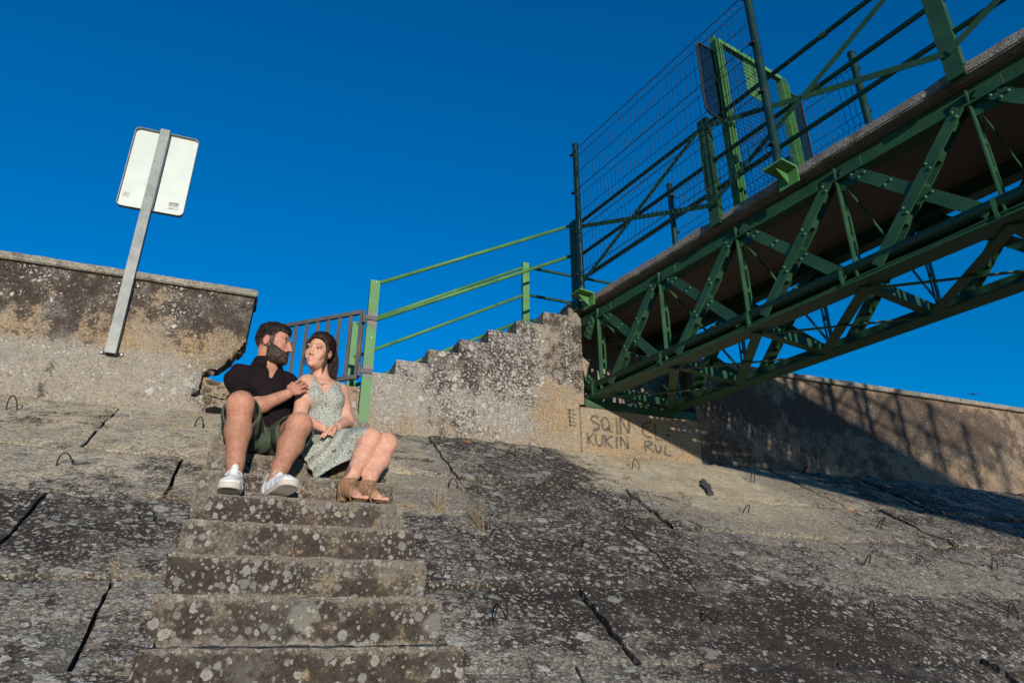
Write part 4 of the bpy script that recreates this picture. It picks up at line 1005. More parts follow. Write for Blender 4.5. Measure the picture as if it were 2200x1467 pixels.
def head_field(B, o, s, female=False):
    L = lambda p: W_(B, o, np.array(p) * s)
    E = lambda c, r: ell(L(c), np.array(r) * s, B)
    nar = .92 if female else 1.0
    it = [(E((0, -.014, .032), (.076 * nar, .097, .089)), 0), (E((0, .026, -.030), (.063 * nar, .068, .090)), .02 * s),
          (E((0, .032, -.076), ((.046 if female else .055), .056, .042)), .025 * s), (E((0, .080, -.101), (.019, .017, .017)), .022 * s)]
    for e in (-1, 1):
        it += [(E((e * .044 * nar, .060, -.024), (.025, .022, .024)), .02 * s), (E((e * .028, .080, .025), (.028, .013, .010 if female else .012)), .014 * s)]
    base = U(*it)
    nose = U((rc(L((0, .092, .014)), L((0, .106 if female else .113, -.034)), .0072 * s, (.0092 if female else .0112) * s), 0), (E((.0115 if female else .0125, .097, -.039), (.0075, .011, .007)), .006 * s), (E((-.0115 if female else -.0125, .097, -.039), (.0075, .011, .007)), .006 * s))
    socks = [ell(L((e * .031, .099, .006)), np.array((.018, .016, .013)) * s, B) for e in (-1, 1)]
    balls = [ell(L((e * .031, .0775, .005)), np.array((.0145, .0125, .0110)) * s, B) for e in (-1, 1)]
    lips = U((E((0, .092, -.0655), (.021, .009, .0055)), 0), (E((0, .090, -.077), (.018, .010, .0065)), .002 * s))
    chk = [E((e * .036, .072, -.052), (.017, .014, .016)) for e in (-1, 1)] if female else []
    ears = []
    for e in (-1, 1): ears.append((E((e * .078 * nar, -.012, -.004), (.008, .019, .031)), E((e * .087 * nar, -.008, -.002), (.006, .010, .018))))
    def f(P):
        d = base(P)
        for q in chk: d = smin(d, q(P), .012 * s)
        d = smin(d, nose(P), .010 * s)
        for q in socks: d = smax(d, -q(P), .010 * s)
        for q in balls: d = smin(d, q(P), .003 * s)
        d = smin(d, lips(P), .005 * s)
        for q, c in ears: d = smin(d, smax(q(P), -c(P), .004 * s), .006 * s)
        return d
    return f, L
def hand_field(wr, kn, tips, thumb, r, palm_n):
    """palm from wrist wr to the four knuckles kn; tips: per finger list of joints; thumb joints"""
    it = []; wr = A3(wr)
    for q in kn: it.append((rc(wr + (A3(q) - wr) * .25, q, r * 1.35, r * 1.12), r * .9))
    for q, js in zip(kn, tips):
        pts = [A3(q)] + [A3(j) for j in js]; rr = np.linspace(r * 1.02, r * .78, len(pts))
        for i in range(len(pts) - 1): it.append((rc(pts[i], pts[i + 1], rr[i], rr[i + 1]), r * .18))
    pts = [A3(j) for j in thumb]; rr = np.linspace(r * 1.35, r * .9, len(pts))
    for i in range(len(pts) - 1): it.append((rc(pts[i], pts[i + 1], rr[i], rr[i + 1]), r * .7))
    return U(*it)
def person(name, label, base):
    return thing(name, base, label, 'person')
def blend(c, m, c2): return c * (1 - m[:, None]) + np.array(c2, f32) * m[:, None]
def ss(a, b, x): t = np.clip((x - a) / (b - a), 0, 1); return t * t * (3 - 2 * t)
def face_tint(c, P, B, o, s, female):
    q = ((P - A3(o)) @ B) / s; x, y, z = q[:, 0], q[:, 1], q[:, 2]; ax = np.abs(x); front = ss(.03, .05, y)
    near = (np.abs(q) < .2).all(1)
    ex = ax - .031
    eye = ss(1.15, .85, np.sqrt((ex / .0145) ** 2 + ((z - .005) / (.0040 if female else .0048)) ** 2)) * front * ss(.06, .066, y)
    c = blend(c, eye * near, (.42, .38, .35)); iris = ss(1.2, .8, np.sqrt(((x - np.sign(x) * .031 - (.0015 if female else 0)) / .0085) ** 2 + ((z - .005) / .0065) ** 2)) * front
    c = blend(c, iris * eye * near, (.02, .013, .01))
    lid = ss(1.0, .5, np.abs(z - .0115 + (ex / .02) ** 2 * .005) / .0030) * ss(.0165, .0125, np.abs(ex)) * front; c = blend(c, lid * near * .9, (.035, .02, .015))
    bz = .0285 - np.abs(ax - .036) * .22 + (.004 if female else .0)
    brow = ss(1.0, .55, np.abs(z - bz) / (.0033 if female else .0058)) * ss(.009, .014, ax) * ss(.054, .046, ax) * front; c = blend(c, brow * near * (.75 if female else .95), (.03, .018, .012))
    if female:
        curve = .30 * ax
        lip = ss(1.1, .85, np.sqrt((ax / .026) ** 2 + ((z + .070 - curve) / .0115) ** 2)) * front; c = blend(c, lip * near, (.50, .17, .14))
        teeth = ss(1.1, .8, np.sqrt((ax / .0165) ** 2 + ((z + .0695 - curve) / .0042) ** 2)) * front; c = blend(c, teeth * near, (.66, .60, .53))
    else:
        lip = ss(1.1, .85, np.sqrt((ax / .022) ** 2 + ((z + .071) / .0095) ** 2)) * front; c = blend(c, lip * near, (.36, .15, .12))
        line = ss(1.0, .5, np.abs(z + .0705 - .22 * ax) / .0022) * ss(.026, .02, ax) * front; c = blend(c, line * near, (.08, .03, .025))
    nos = ss(.0045, .003, np.sqrt((ax - .0075) ** 2 + (y - .108) ** 2 + (z + .0475) ** 2)); c = blend(c, nos * near * .8, (.08, .03, .02))
    earm = ss(.068, .074, ax) * ss(.03, .02, np.abs(y + .012)) * ss(.045, .035, np.abs(z)); c = blend(c, earm * near * .5, (.52, .22, .17))
    ck = np.exp(-((ax - .045) / .02) ** 2 - ((z + .03) / .02) ** 2) * front; c = blend(c, ck * near * .3, (.56, .25, .19))
    return c

# ---------------------------------------------------------------- the man
man = person('person', 'bearded person in black polo shirt and olive shorts, hand on the companion', (.03, 4.15, .92))
mp = dict(pel=(.035, 4.165, 1.025), waist=(.022, 4.20, 1.185), chest=(-.010, 4.205, 1.365), neck=(-.008, 4.235, 1.515),
          hipR=(-.06, 4.15, 1.02), hipL=(.125, 4.15, 1.02), kneeR=(-.108, 3.695, 1.092), kneeL=(.200, 3.735, 1.022), ankR=(-.082, 3.715, .700), ankL=(.112, 3.665, .705),
          shR=(-.160, 4.185, 1.408), shL=(.128, 4.260, 1.412), elR=(-.085, 4.02, 1.150), wrR=(.125, 3.985, 1.272), elL=(.262, 4.415, 1.235), wrL=(.40, 4.44, 1.275))
mp = {k: A3(v) for k, v in mp.items()}
BT = frame((.22, -.97, 0), (0, .03, 1))            # torso: right, forward, up of the figure
hB = frame((.90, -.43, -.08), (.10, -.02, 1)); hO = A3((.012, 4.205, 1.655)); hs = 1.06
headf, hL = head_field(hB, hO, hs)
torso_it = [(ell(mp['chest'] + A3((0, 0, -.012)), (.148, .106, .145), BT), 0), (ell(mp['waist'] + A3((.0, -.012, 0)), (.152, .122, .13), BT), .06), (ell(mp['pel'] + A3((0, .0, -.01)), (.172, .125, .105), BT), .06)]
sh_it = [(ell(mp['shR'] + A3((.014, 0, -.014)), (.060, .060, .066)), .05), (ell(mp['shL'] + A3((-.01, 0, -.01)), (.060, .060, .066)), .05), (rc(mp['neck'] + A3((-.02, .01, -.045)), mp['shR'] + A3((.03, .01, .015)), .050, .036), .05), (rc(mp['neck'] + A3((.02, .01, -.045)), mp['shL'] + A3((-.03, 0, .012)), .050, .036), .05)]
neck_it = [(rc(mp['neck'] + A3((0, .0, -.04)), hL((0, -.025, -.045)), .062, .058), .03)]
kn = [(.158, 4.025, 1.352), (.176, 4.018, 1.338), (.189, 4.012, 1.320), (.196, 4.010, 1.298)]
tips = [[(.188, 4.070, 1.395), (.216, 4.090, 1.392)], [(.212, 4.055, 1.378), (.238, 4.080, 1.370)], [(.224, 4.048, 1.356), (.246, 4.072, 1.346)], [(.226, 4.050, 1.328), (.242, 4.072, 1.317)]]
handR = hand_field(mp['wrR'], kn, tips, [(.128, 4.00, 1.292), (.132, 4.025, 1.332), (.150, 4.055, 1.368)], .0098, None)
kl = [(.445, 4.45, 1.262), (.447, 4.43, 1.258), (.447, 4.41, 1.256), (.444, 4.39, 1.254)]
handL = hand_field(mp['wrL'], kl, [[(k[0] + .04, k[1] + .004, k[2] - .005), (k[0] + .068, k[1] + .004, k[2] - .014)] for k in kl], [(.405, 4.43, 1.262), (.425, 4.40, 1.25), (.45, 4.375, 1.248)], .0095, None)
def leg_it(hip, knee, ank, foot, rk, s=1.0, bulge=(0, 1, 0)):
    hip, knee, ank = A3(hip), A3(knee), A3(ank); mid = knee * .66 + ank * .34; low = knee * .25 + ank * .75
    return [(rc(hip, knee, .094 * s, rk), .04), (ell(knee + A3((0, -.008, .008)), (rk * .98, rk * .95, rk * 1.02)), .02), (rc(knee, mid + A3(bulge) * .018, rk * .92, .064 * s), .03), (rc(mid + A3(bulge) * .018, low, .064 * s, .043 * s), .03), (rc(low, ank, .043 * s, .037 * s), .02), (rc(ank, foot, .036 * s, .026), .02)]
legs_it = leg_it(mp['hipR'], mp['kneeR'], mp['ankR'], (-.088, 3.56, .640), .064) + leg_it(mp['hipL'], mp['kneeL'], mp['ankL'], (.138, 3.600, .672), .064)
arms_it = [(rc(mp['shR'], mp['elR'], .058, .046), .03), (rc(mp['elR'], mp['elR'] * .6 + mp['wrR'] * .4, .047, .045), .02), (rc(mp['elR'] * .6 + mp['wrR'] * .4, mp['wrR'], .045, .030), .02), (rc(mp['shL'], mp['elL'], .056, .044), .03), (rc(mp['elL'], mp['wrL'], .044, .029), .02)]
body_rest = U(*torso_it, *sh_it, *neck_it, *arms_it, (handR, .012), (handL, .012)); body_legs = U(*legs_it)
def man_f(P): return smin(smin(body_rest(P), headf(P), .015), body_legs(P), .02)
v, f = surfnet(man_f, (-.30, 3.44, .60), (.56, 4.56, 1.86), .0042)
SK_M = (.47, .245, .165)
c = np.tile(A3(SK_M), (len(v), 1)); c = face_tint(c, v, hB, hO, hs, False)
q = ((v - hO) @ hB) / hs
fade = ss(.040, .026, q[:, 1]) * ss(-.055, .01, q[:, 2]) * (np.abs(q) < .18).all(1) * (1 - ss(.074, .079, np.abs(q[:, 0])) * ss(.042, .034, np.abs(q[:, 2] + .004)) * ss(.030, .022, np.abs(q[:, 1] + .012))); c = blend(c, fade * .85, (.035, .027, .023))
legm = ss(1.03, .98, v[:, 2]) * ss(4.0, 3.9, v[:, 1]); hairn = .5 + .5 * wob(v * A3((1, 1, .35)), 260) * wob(v, 90, 2.); c = blend(c, legm * (.18 + .30 * hairn), (.16, .085, .055))
farm = ss(4.06, 4.0, v[:, 1]) * ss(1.10, 1.16, v[:, 2]) * ss(.13, .09, v[:, 0]); c = blend(c, farm * (.12 + .25 * hairn), (.17, .09, .06))
bodyo = np_mesh('body', v, f, M['skin'], man, attrs={'tint': c}); bodyo_v = v.copy()
# polo shirt
sleeveR = rc(mp['shR'], mp['shR'] * .36 + mp['elR'] * .64, .060, .066); sleeveL = rc(mp['shL'], mp['shL'] * .4 + mp['elL'] * .6, .068, .066)
shirt_base = U(*[(g, k) for g, k in torso_it], *[(g, k) for g, k in sh_it], (sleeveR, .035), (sleeveL, .035))
neck_ax = rc(mp['neck'] + A3((.0, .005, -.06)), hL((0, -.02, -.03)), .066, .072)
vn_c = mp['neck'] + A3((.045, -.10, -.06)); vn = rc(mp['neck'] + A3((.028, -.045, .02)), mp['neck'] + A3((.030, -.125, -.105)), .050, .010)
cut_sR = half(mp['shR'] * .40 + mp['elR'] * .60, mp['elR'] - mp['shR'])
hem = half((.03, 4.15, 1.055), (.0, .25, -1))
def shirt_f(P):
    d = shirt_base(P) - .011 - .009 * ss(1.28, 1.18, P[:, 2])
    fold = .0075 * np.sin(P[:, 2] * 62 + 16 * P[:, 0] + 2.8 * wob(P, 13)) * ss(1.42, 1.20, P[:, 2]) + .0045 * wob(P, 34, 1.) + .005 * np.sin((P[:, 0] * .7 + P[:, 2]) * 55 + 2 * wob(P, 20, 5.)) * ss(.0, -.10, P[:, 0])
    d = d + fold
    d = smax(d, -neck_ax(P), .006); d = smax(d, -vn(P), .006); d = smax(d, hem(P), .01)
    far = sleeveR(P) < .03
    d = np.where(far, smax(d, cut_sR(P), .006), d)
    return d
v, f = surfnet(shirt_f, (-.30, 3.95, .98), (.40, 4.50, 1.62), .0042)
shirt = np_mesh('polo_shirt', v, f, M['polo'], man)
# collar: a folded band round the neck, open at the front
ca, cb_ = mp['neck'] + A3((.0, .005, -.055)), hL((0, -.02, -.03)); cdir = (cb_ - ca) / np.linalg.norm(cb_ - ca)
def collar_f(P):
    t = (P - ca) @ cdir; r = np.linalg.norm(P - ca - t[:, None] * cdir, axis=1); R0 = .092 - .42 * (t - .055)
    d = np.maximum(np.abs(r - R0) - .0045, np.abs(t - .078) - .030); return smax(d, -(vn(P) - .004), .003)
v, f = surfnet(collar_f, (-.18, 4.04, 1.42), (.18, 4.42, 1.66), .0035); np_mesh('collar', v, f, M['polo'], shirt)
# shorts
def shorts_leg(hip, knee, u, r0, r1):
    hip, knee = A3(hip), A3(knee); e = hip * (1 - u) + knee * u; return U((rc(hip, e + A3((0, 0, -.018)), r0, r1), 0)), half(e + (knee - hip) * .0, (knee - hip) * A3((1, 1, .6)) + A3((0, -.05, -.06))), e
sR, cR, eR = shorts_leg(mp['hipR'], mp['kneeR'], .84, .112, .098); sL, cL, eL = shorts_leg(mp['hipL'], mp['kneeL'], .84, .112, .098)
inR = rc(mp['hipR'] * .35 + mp['kneeR'] * .65, mp['kneeR'], .080, .092); inL = rc(mp['hipL'] * .35 + mp['kneeL'] * .65, mp['kneeL'], .080, .092)
pelv = U((ell(mp['pel'] + A3((0, 0, -.005)), (.186, .135, .105), BT), 0), (ell((.03, 4.02, .985), (.10, .09, .06)), .05))
def shorts_f(P):
    w = .005 * wob(P, 30, 4.) + .006 * np.sin(P[:, 0] * 85 + P[:, 1] * 40 + P[:, 2] * 40 + 2.4 * wob(P, 15))
    a = smax(smax(sR(P) + w, cR(P), .006), -inR(P), .004); b = smax(smax(sL(P) + w, cL(P), .006), -inL(P), .004)
    d = smin(smin(pelv(P) + w, a, .03), b, .03)
    return smax(d, half((0, 0, .915), (0, 0, -1))(P), .008)
v, f = surfnet(shorts_f, (-.26, 3.62, .86), (.36, 4.36, 1.18), .0045)
np_mesh('shorts', v, f, M['shorts'], man)
# hair and beard
skull = ell(hL((0, -.014, .032)), np.array((.076, .097, .089)) * hs, hB); face_b = U((ell(hL((0, .026, -.030)), np.array((.063, .068, .090)) * hs, hB), 0), (ell(hL((0, .032, -.076)), np.array((.055, .056, .042)) * hs, hB), .025), (ell(hL((0, .080, -.101)), np.array((.019, .017, .017)) * hs, hB), .022))
def hair_f(P):
    q = ((P - hO) @ hB) / hs; x, y, z = q[:, 0], q[:, 1], q[:, 2]
    th = .0022 + .014 * ss(.050, .098, z) + .005 * ss(.03, .08, y) * ss(.075, .1, z)
    d = skull(P) - th * hs + .0035 * wob(P, 150, 2.) * ss(.04, .08, z)
    line = np.where(z > .066, .088 - y, .030 + (z - .03) * .35 - y)              # positive behind the hairline
    low = np.where(y < -.06, z + .030, z - .010 - .25 * (y + .06))
    d = smax(d, -line * .8 * hs, .006); d = smax(d, -low * hs, .006)
    ear = np.sqrt(((y + .010) / .024) ** 2 + ((z + .006) / .036) ** 2); d = np.where(np.abs(x) > .05, smax(d, (1 - ear) * .024 * hs, .004), d)
    return d
v, f = surfnet(hair_f, hO - .20, hO + .20, .0035); hm_ = np_mesh('hair', v, f, M['hair_m'], man)
def comb_m(P):
    q = ((P - hO) @ hB) / hs; top = ss(.06, .10, q[:, 2])[:, None]; side = np.sign(q[:, :1])
    return ((top * A3((0, .8, .35)) + (1 - top) * A3((0, -.55, -.8))) @ hB.T).astype(f32)
groom('hair_strands', hair_f, v, comb_m, 2600, .024, 4, .0011, M['hair_m'], hm_, lambda V_: (((V_ - hO) @ hB)[:, 2] > .02), lift=.003)
groom('fade_stubble', headf, bodyo_v, comb_m, 2200, .007, 2, .0007, M['hair_m'], hm_, lambda V_: (lambda q: (np.abs(q) < .16).all(1) & (q[:, 1] < .034) & (q[:, 2] > -.02) & (q[:, 2] < .06) & ~((np.abs(q[:, 0]) > .068) & (np.abs(q[:, 1] + .01) < .03) & (np.abs(q[:, 2]) < .042)))(((V_ - hO) @ hB) / hs), lift=.001)
def beard_f(P):
    q = ((P - hO) @ hB) / hs; x, y, z = q[:, 0], q[:, 1], q[:, 2]; ax = np.abs(x)
    d = headf(P) - (.0034 + .0040 * ss(-.060, -.108, z)) * hs + .0020 * wob(P, 170, 1.)
    top = np.where(y < .022, .006, np.where(y < .085, -.016 - (y - .022) * .58, -.0500)); d = smax(d, (z - top) * hs * .9, .004)
    d = smax(d, (np.where(z > -.032, .011, -.004) - y) * hs, .004)
    d = smax(d, (1 - np.sqrt((ax / .024) ** 2 + ((z + .0715) / .0088) ** 2)) * .009 * (y > .05) - .02 * (y <= .05), .002)
    d = smax(d, (-.124 - z) * hs, .006)
    return d
v, f = surfnet(beard_f, hO - .19, hO + .19, .0032); bo_ = np_mesh('beard', v, f, M['beard'], man)
groom('beard_hairs', beard_f, v, lambda P: np.tile((hB @ A3((0, .25, -1))).astype(f32), (len(P), 1)), 2600, .0075, 3, .0008, M['beard'], bo_, lift=.002, seed=4)
groom('leg_hairs', man_f, bodyo_v, lambda P: np.tile(A3((0, -.1, -1)), (len(P), 1)), 2200, .010, 2, .00028, M['legh'], bodyo, lambda V_: (V_[:, 2] < 1.05) & (V_[:, 2] > .74) & (V_[:, 1] < 3.86), lift=.0015, seed=6)
groom('arm_hairs', man_f, bodyo_v, lambda P: np.tile(A3((.8, -.1, -.3)), (len(P), 1)), 600, .009, 2, .00028, M['legh'], bodyo, lambda V_: (V_[:, 1] < 4.03) & (V_[:, 2] > 1.13) & (V_[:, 2] < 1.30) & (V_[:, 0] < .12), lift=.0015, seed=7)
MB().dome(tuple(hL((-.088, -.004, -.030))), tuple(hB @ A3((-1, 0, 0))), .004, .004).build('ear_stud', M['ink'], man)
# sneakers
def sneaker(heel, toe, up, parent):
    heel, toe = A3(heel), A3(toe); B = frame(toe - heel, up); S = lambda x, y, z: heel + B @ A3((x, y, z)); Lh = float(np.linalg.norm(toe - heel))
    def loc(P): return (P - heel) @ B
    def plan(q, g):
        t = np.clip((q[:, 1] - .042) / (Lh - .098), 0, 1); r = .037 + .014 * t + g; d = q[:, :2].copy(); d[:, 1] -= .042 + (Lh - .098) * t; d[:, 0] -= .006 * np.sin(t * 3.1); return np.sqrt((d ** 2).sum(1)) - r
    def sole_f(P):
        q = loc(P); d2 = plan(q, .003); lift = .014 * ss(.17, Lh, q[:, 1]); dz = np.abs(q[:, 2] - .016 - lift) - .0145; return smax(d2, dz, .006)
    upb = U((rc(S(0, .045, .058), S(0, .12, .060), .040, .043), 0), (rc(S(0, .12, .060), S(.004, Lh - .055, .046), .043, .036), .03), (rc(S(0, .058, .06), S(0, .066, .112), .043, .043), .03), (rc(S(0, .128, .096), S(0, .112, .152), .024, .019), .012))
    def upper_f(P):
        q = loc(P); d = upb(P) + .0015 * wob(P, 110); d = smin(d, smax(plan(q, -.004), np.abs(q[:, 2] - .04) - .018, .01), .012)
        d = smax(d, .028 - q[:, 2] + 0 * d, .004)
        d = d - .0022 * (np.abs(np.sin(q[:, 1] * 62 + .6)) > .93) * (q[:, 2] < .07)
        return smax(d, -rc(S(0, .060, .090), S(0, .052, .18), .036, .042)(P), .004)
    lo = np.minimum(heel, toe) - .10; hi = np.maximum(heel, toe) + .17
    v, f = surfnet(upper_f, lo, hi, .0035); sh = np_mesh('sneaker', v, f, M['shoe'], parent)
    v, f = surfnet(sole_f, lo, hi, .0035); np_mesh('sole', v, f, M['sole'], sh)
    for i in range(5):
        y = .132 + .022 * i; z = .112 - .0072 * i
        MB().tube([tuple(S(-.028, y, z - .014)), tuple(S(-.012, y + .006, z)), tuple(S(.012, y + .006, z)), tuple(S(.028, y, z - .014))], .0034, 6).build('lace', M['lace'], sh, smooth=True)
    for e in (-1, 1):
        MB().tube([tuple(S(0, .128, .126)), tuple(S(e * .024, .132, .132)), tuple(S(e * .040, .134, .108)), tuple(S(e * .022, .138, .108))], .0034, 6).build('lace', M['lace'], sh, smooth=True)
    return sh
sneaker((-.078, 3.755, .6005), (-.095, 3.450, .604), (0, 0, 1), man)
sneaker((.078, 3.745, .601), (.192, 3.475, .640), (.05, .12, 1), man)

# ---------------------------------------------------------------- the woman
wo = person('person', 'smiling person in a speckled sleeveless dress and tan sandals', (.40, 4.15, .92))
wp = dict(pel=(.400, 4.165, 1.018), waist=(.372, 4.190, 1.185), chest=(.348, 4.185, 1.330), neck=(.326, 4.215, 1.478),
          hipR=(.345, 4.145, 1.010), hipL=(.470, 4.165, 1.010), kneeR=(.602, 3.835, 1.010), kneeL=(.700, 3.865, 1.000), ankR=(.478, 3.690, .712), ankL=(.580, 3.712, .712),
          shR=(.232, 4.155, 1.405), shL=(.452, 4.225, 1.402), elR=(.215, 4.070, 1.168), wrR=(.345, 3.965, 1.085), elL=(.506, 4.165, 1.195), wrL=(.432, 3.995, 1.110))
wp = {k: A3(v) for k, v in wp.items()}
BW = frame((-.10, -.99, 0), (-.05, .05, 1))
wB = frame((-.50, -.86, -.09), (.20, .04, 1)); wO = A3((.290, 4.165, 1.628)); ws = .965
whead, wL = head_field(wB, wO, ws, True)
wt_it = [(ell(wp['chest'], (.128, .090, .125), BW), 0), (ell(wp['waist'], (.112, .090, .11), BW), .06), (ell(wp['pel'], (.150, .115, .10), BW), .06),
         (ell(wp['chest'] + A3((-.065, -.070, -.015)), (.060, .050, .056)), .03), (ell(wp['chest'] + A3((.050, -.062, -.015)), (.060, .050, .056)), .03)]
ws_it = [(ell(wp['shR'] + A3((.008, 0, -.012)), (.052, .052, .056)), .04), (ell(wp['shL'] + A3((-.005, 0, -.012)), (.050, .050, .054)), .04),
         (rc(wp['neck'] + A3((-.01, .01, -.025)), wp['shR'] + A3((.02, .005, .018)), .042, .034), .04), (rc(wp['neck'] + A3((.01, .01, -.025)), wp['shL'] + A3((-.02, 0, .018)), .042, .034), .04)]
wn_it = [(rc(wp['neck'] + A3((0, .0, -.04)), wL((0, -.03, -.045)), .047, .044), .025)]
wa_it = [(rc(wp['shR'], wp['elR'], .052, .042), .03), (rc(wp['elR'], wp['wrR'], .039, .025), .02), (rc(wp['shL'], wp['elL'], .046, .038), .03), (rc(wp['elL'], wp['wrL'], .037, .025), .02)]
kw = [(.402, 3.938, 1.098), (.388, 3.928, 1.086), (.376, 3.924, 1.072), (.366, 3.926, 1.058)][::-1]
tw = [[(a - .018, b - .014, c - .030), (a - .026, b - .016, c - .056)] for a, b, c in kw]
tw[0] = [(kw[0][0] - .020, kw[0][1] - .008, kw[0][2] - .020), (kw[0][0] - .030, kw[0][1] - .006, kw[0][2] - .038)]
handWL = hand_field(wp['wrL'], kw, tw, [(.418, 3.965, 1.092), (.408, 3.935, 1.062), (.396, 3.915, 1.040)], .0082, None)
kr = [(.385, 3.955, 1.062), (.392, 3.965, 1.052), (.398, 3.978, 1.044), (.402, 3.992, 1.040)]
handWR = hand_field(wp['wrR'], kr, [[(a + .03, b - .006, c - .014), (a + .052, b - .006, c - .022)] for a, b, c in kr], [(.355, 3.95, 1.07), (.38, 3.93, 1.05), (.40, 3.92, 1.035)], .0082, None)
def wleg(hip, knee, ank, foot):
    hip, knee, ank = A3(hip), A3(knee), A3(ank); mid = knee * .66 + ank * .34; low = knee * .25 + ank * .75; bul = A3((.006, .018, -.004))
    return [(rc(hip, knee, .086, .060), .04), (ell(knee + A3((.004, -.008, .004)), (.057, .057, .057)), .02), (rc(knee, mid + bul, .055, .055), .03), (rc(mid + bul, low, .055, .038), .03), (rc(low, ank, .038, .033), .02), (rc(ank + A3((-.005, .01, -.035)), ank + A3((-.008, .020, -.075)), .034, .027), .02), (rc(ank + A3((0, -.01, -.02)), foot, .036, .020), .02)]
ftR, ftL = A3((.522, 3.545, .634)), A3((.628, 3.555, .634))
toes = []
for ft, dr in ((ftR, A3((.30, -.95, 0))), (ftL, A3((.30, -.95, 0)))):
    sd = A3((.95, .30, 0)); dr = dr / np.linalg.norm(dr); sd = sd / np.linalg.norm(sd)
    for i in range(5): toes.append((rc(ft + sd * (.026 - .0135 * i) - dr * .015, ft + sd * (.028 - .0140 * i) + dr * (.036 - .006 * i) + A3((0, 0, -.008)), .0105 - .0006 * i, .0098 - .0008 * i if i else .0115), .004))
wl_it = wleg(wp['hipR'], wp['kneeR'], wp['ankR'], ftR) + wleg(wp['hipL'], wp['kneeL'], wp['ankL'], ftL)
wbody = U(*wt_it, *ws_it, *wn_it, *wa_it, (handWL, .008), (handWR, .008)); wlegs = U(*wl_it, *toes)
def woman_f(P): return smin(smin(wbody(P), whead(P), .014), wlegs(P), .02)
v, f = surfnet(woman_f, (.14, 3.48, .60), (.80, 4.36, 1.80), .0040)
SK_W = (.56, .325, .235)
c = np.tile(A3(SK_W), (len(v), 1)); c = face_tint(c, v, wB, wO, ws, True)
# ankle tattoo: rings of ink on the outer right ankle
tc = wp['ankR'] * .62 + wp['kneeR'] * .38 + A3((-.060, -.02, -.035)); e1 = wp['kneeR'] - wp['ankR']; e1 /= np.linalg.norm(e1); q = v - tc; uu = q @ e1; ww = q @ np.cross(e1, A3((-.5, -.85, 0))); rr_ = np.sqrt((uu / 1.35) ** 2 + ww ** 2)
ink_m = ss(.034, .030, rr_) * (.35 + .5 * (np.sin(rr_ * 900 + 3 * np.sin(np.arctan2(ww, uu) * 8)) > -.2)) * (q @ A3((-.5, -.85, 0)) > -.045); c = blend(c, np.minimum(1, ink_m * 1.15), (.05, .045, .05))
np_mesh('body', v, f, M['skin'], wo, attrs={'tint': c})
# dress: bodice with straps, skirt over the thighs and a hanging front panel
neckline = lambda P: (P - (wp['chest'] + A3((0, 0, .075)))) @ BW
strapR = U((rc(wp['chest'] + A3((-.080, -.075, .045)), wp['shR'] + A3((.042, -.035, .040)), .013, .013), 0), (rc(wp['shR'] + A3((.042, -.035, .040)), wp['shR'] + A3((.05, .05, .03)), .013, .013), .01))
strapL = U((rc(wp['chest'] + A3((.072, -.062, .045)), wp['shL'] + A3((-.030, -.035, .036)), .013, .013), 0), (rc(wp['shL'] + A3((-.030, -.035, .036)), wp['shL'] + A3((-.04, .05, .03)), .013, .013), .01))
bod = U(*[(g, k) for g, k in wt_it])
shell = U(*[(g, k) for g, k in wt_it], *ws_it)
thR = rc(wp['hipR'], wp['hipR'] * .04 + wp['kneeR'] * .96, .102, .072); thL = rc(wp['hipL'], wp['hipL'] * .04 + wp['kneeL'] * .96, .102, .072)
kcut = half(wp['hipR'] * .5 + wp['hipL'] * .5 + ((wp['kneeR'] + wp['kneeL']) - (wp['hipR'] + wp['hipL'])) * .5 * .985, wp['kneeR'] - wp['hipR'])
pc = A3((.332, 3.905, .792))                                  # hanging corner of the hem
pan = U((tri((.225, 4.05, .985), pc, (.62, 3.795, .965), .007), 0), (tri((.225, 4.05, .985), (.62, 3.795, .965), (.36, 4.03, 1.07), .012), .03), (tri((.225, 4.05, .985), (.30, 4.06, .94), pc, .006), .01))
innr = U((rc(wp['kneeR'] * .7 + wp['hipR'] * .3, wp['kneeR'] * 1.1 - wp['hipR'] * .1, .060, .066), 0), (rc(wp['kneeL'] * .7 + wp['hipL'] * .3, wp['kneeL'] * 1.1 - wp['hipL'] * .1, .060, .066), 0))
def dress_f(P):
    q = neckline(P); w = .0036 * wob(P, 42, 3.) + .0058 * np.sin(P[:, 0] * 60 - P[:, 2] * 45 + 2.5 * wob(P, 16)) * ss(1.2, 1.02, P[:, 2])
    xa = np.abs(q[:, 0] + .004); b = shell(P) - .006 + w * ss(.0, -.06, q[:, 2])
    vneck = (q[:, 2] + .078 - 1.75 * xa) * .5; front = q[:, 1] > -.02
    b = smax(b, np.where(front, vneck, (q[:, 2] - .02 - .2 * xa)), .004)
    arm = xa - (.094 - .30 * np.maximum(0, -.015 - q[:, 2]) * 0) ; b = smax(b, np.where(q[:, 2] > -.045, arm, xa - .132 - .0 * q[:, 2]), .006)
    s = smin(smin(thR(P), thL(P), .09), pan(P), .03) + w; s = smax(s, kcut(P), .006); s = smax(s, -innr(P), .004)
    d = smin(b, s, .03)
    return smax(d, half((0, 0, .925), (0, .55, -1))(P), .006) if False else smax(d, np.where(P[:, 1] > 4.02, .922 - P[:, 2], -.1), .006)
v, f = surfnet(dress_f, (.12, 3.76, .76), (.80, 4.36, 1.52), .0040)
dress = np_mesh('dress', v, f, M['dress'], wo)
# gathered tie at the bodice
for (a, b) in (((-.012, -.105, -.02), (-.010, -.118, -.085)), ((-.012, -.105, -.02), (.012, -.112, -.075))):
    MB().tube([tuple(wp['chest'] + A3(a)), tuple(wp['chest'] + (A3(a) + A3(b)) / 2 + A3((.003, -.006, 0))), tuple(wp['chest'] + A3(b))], .0035, 6).build('tie', M['dress'], dress, smooth=True)
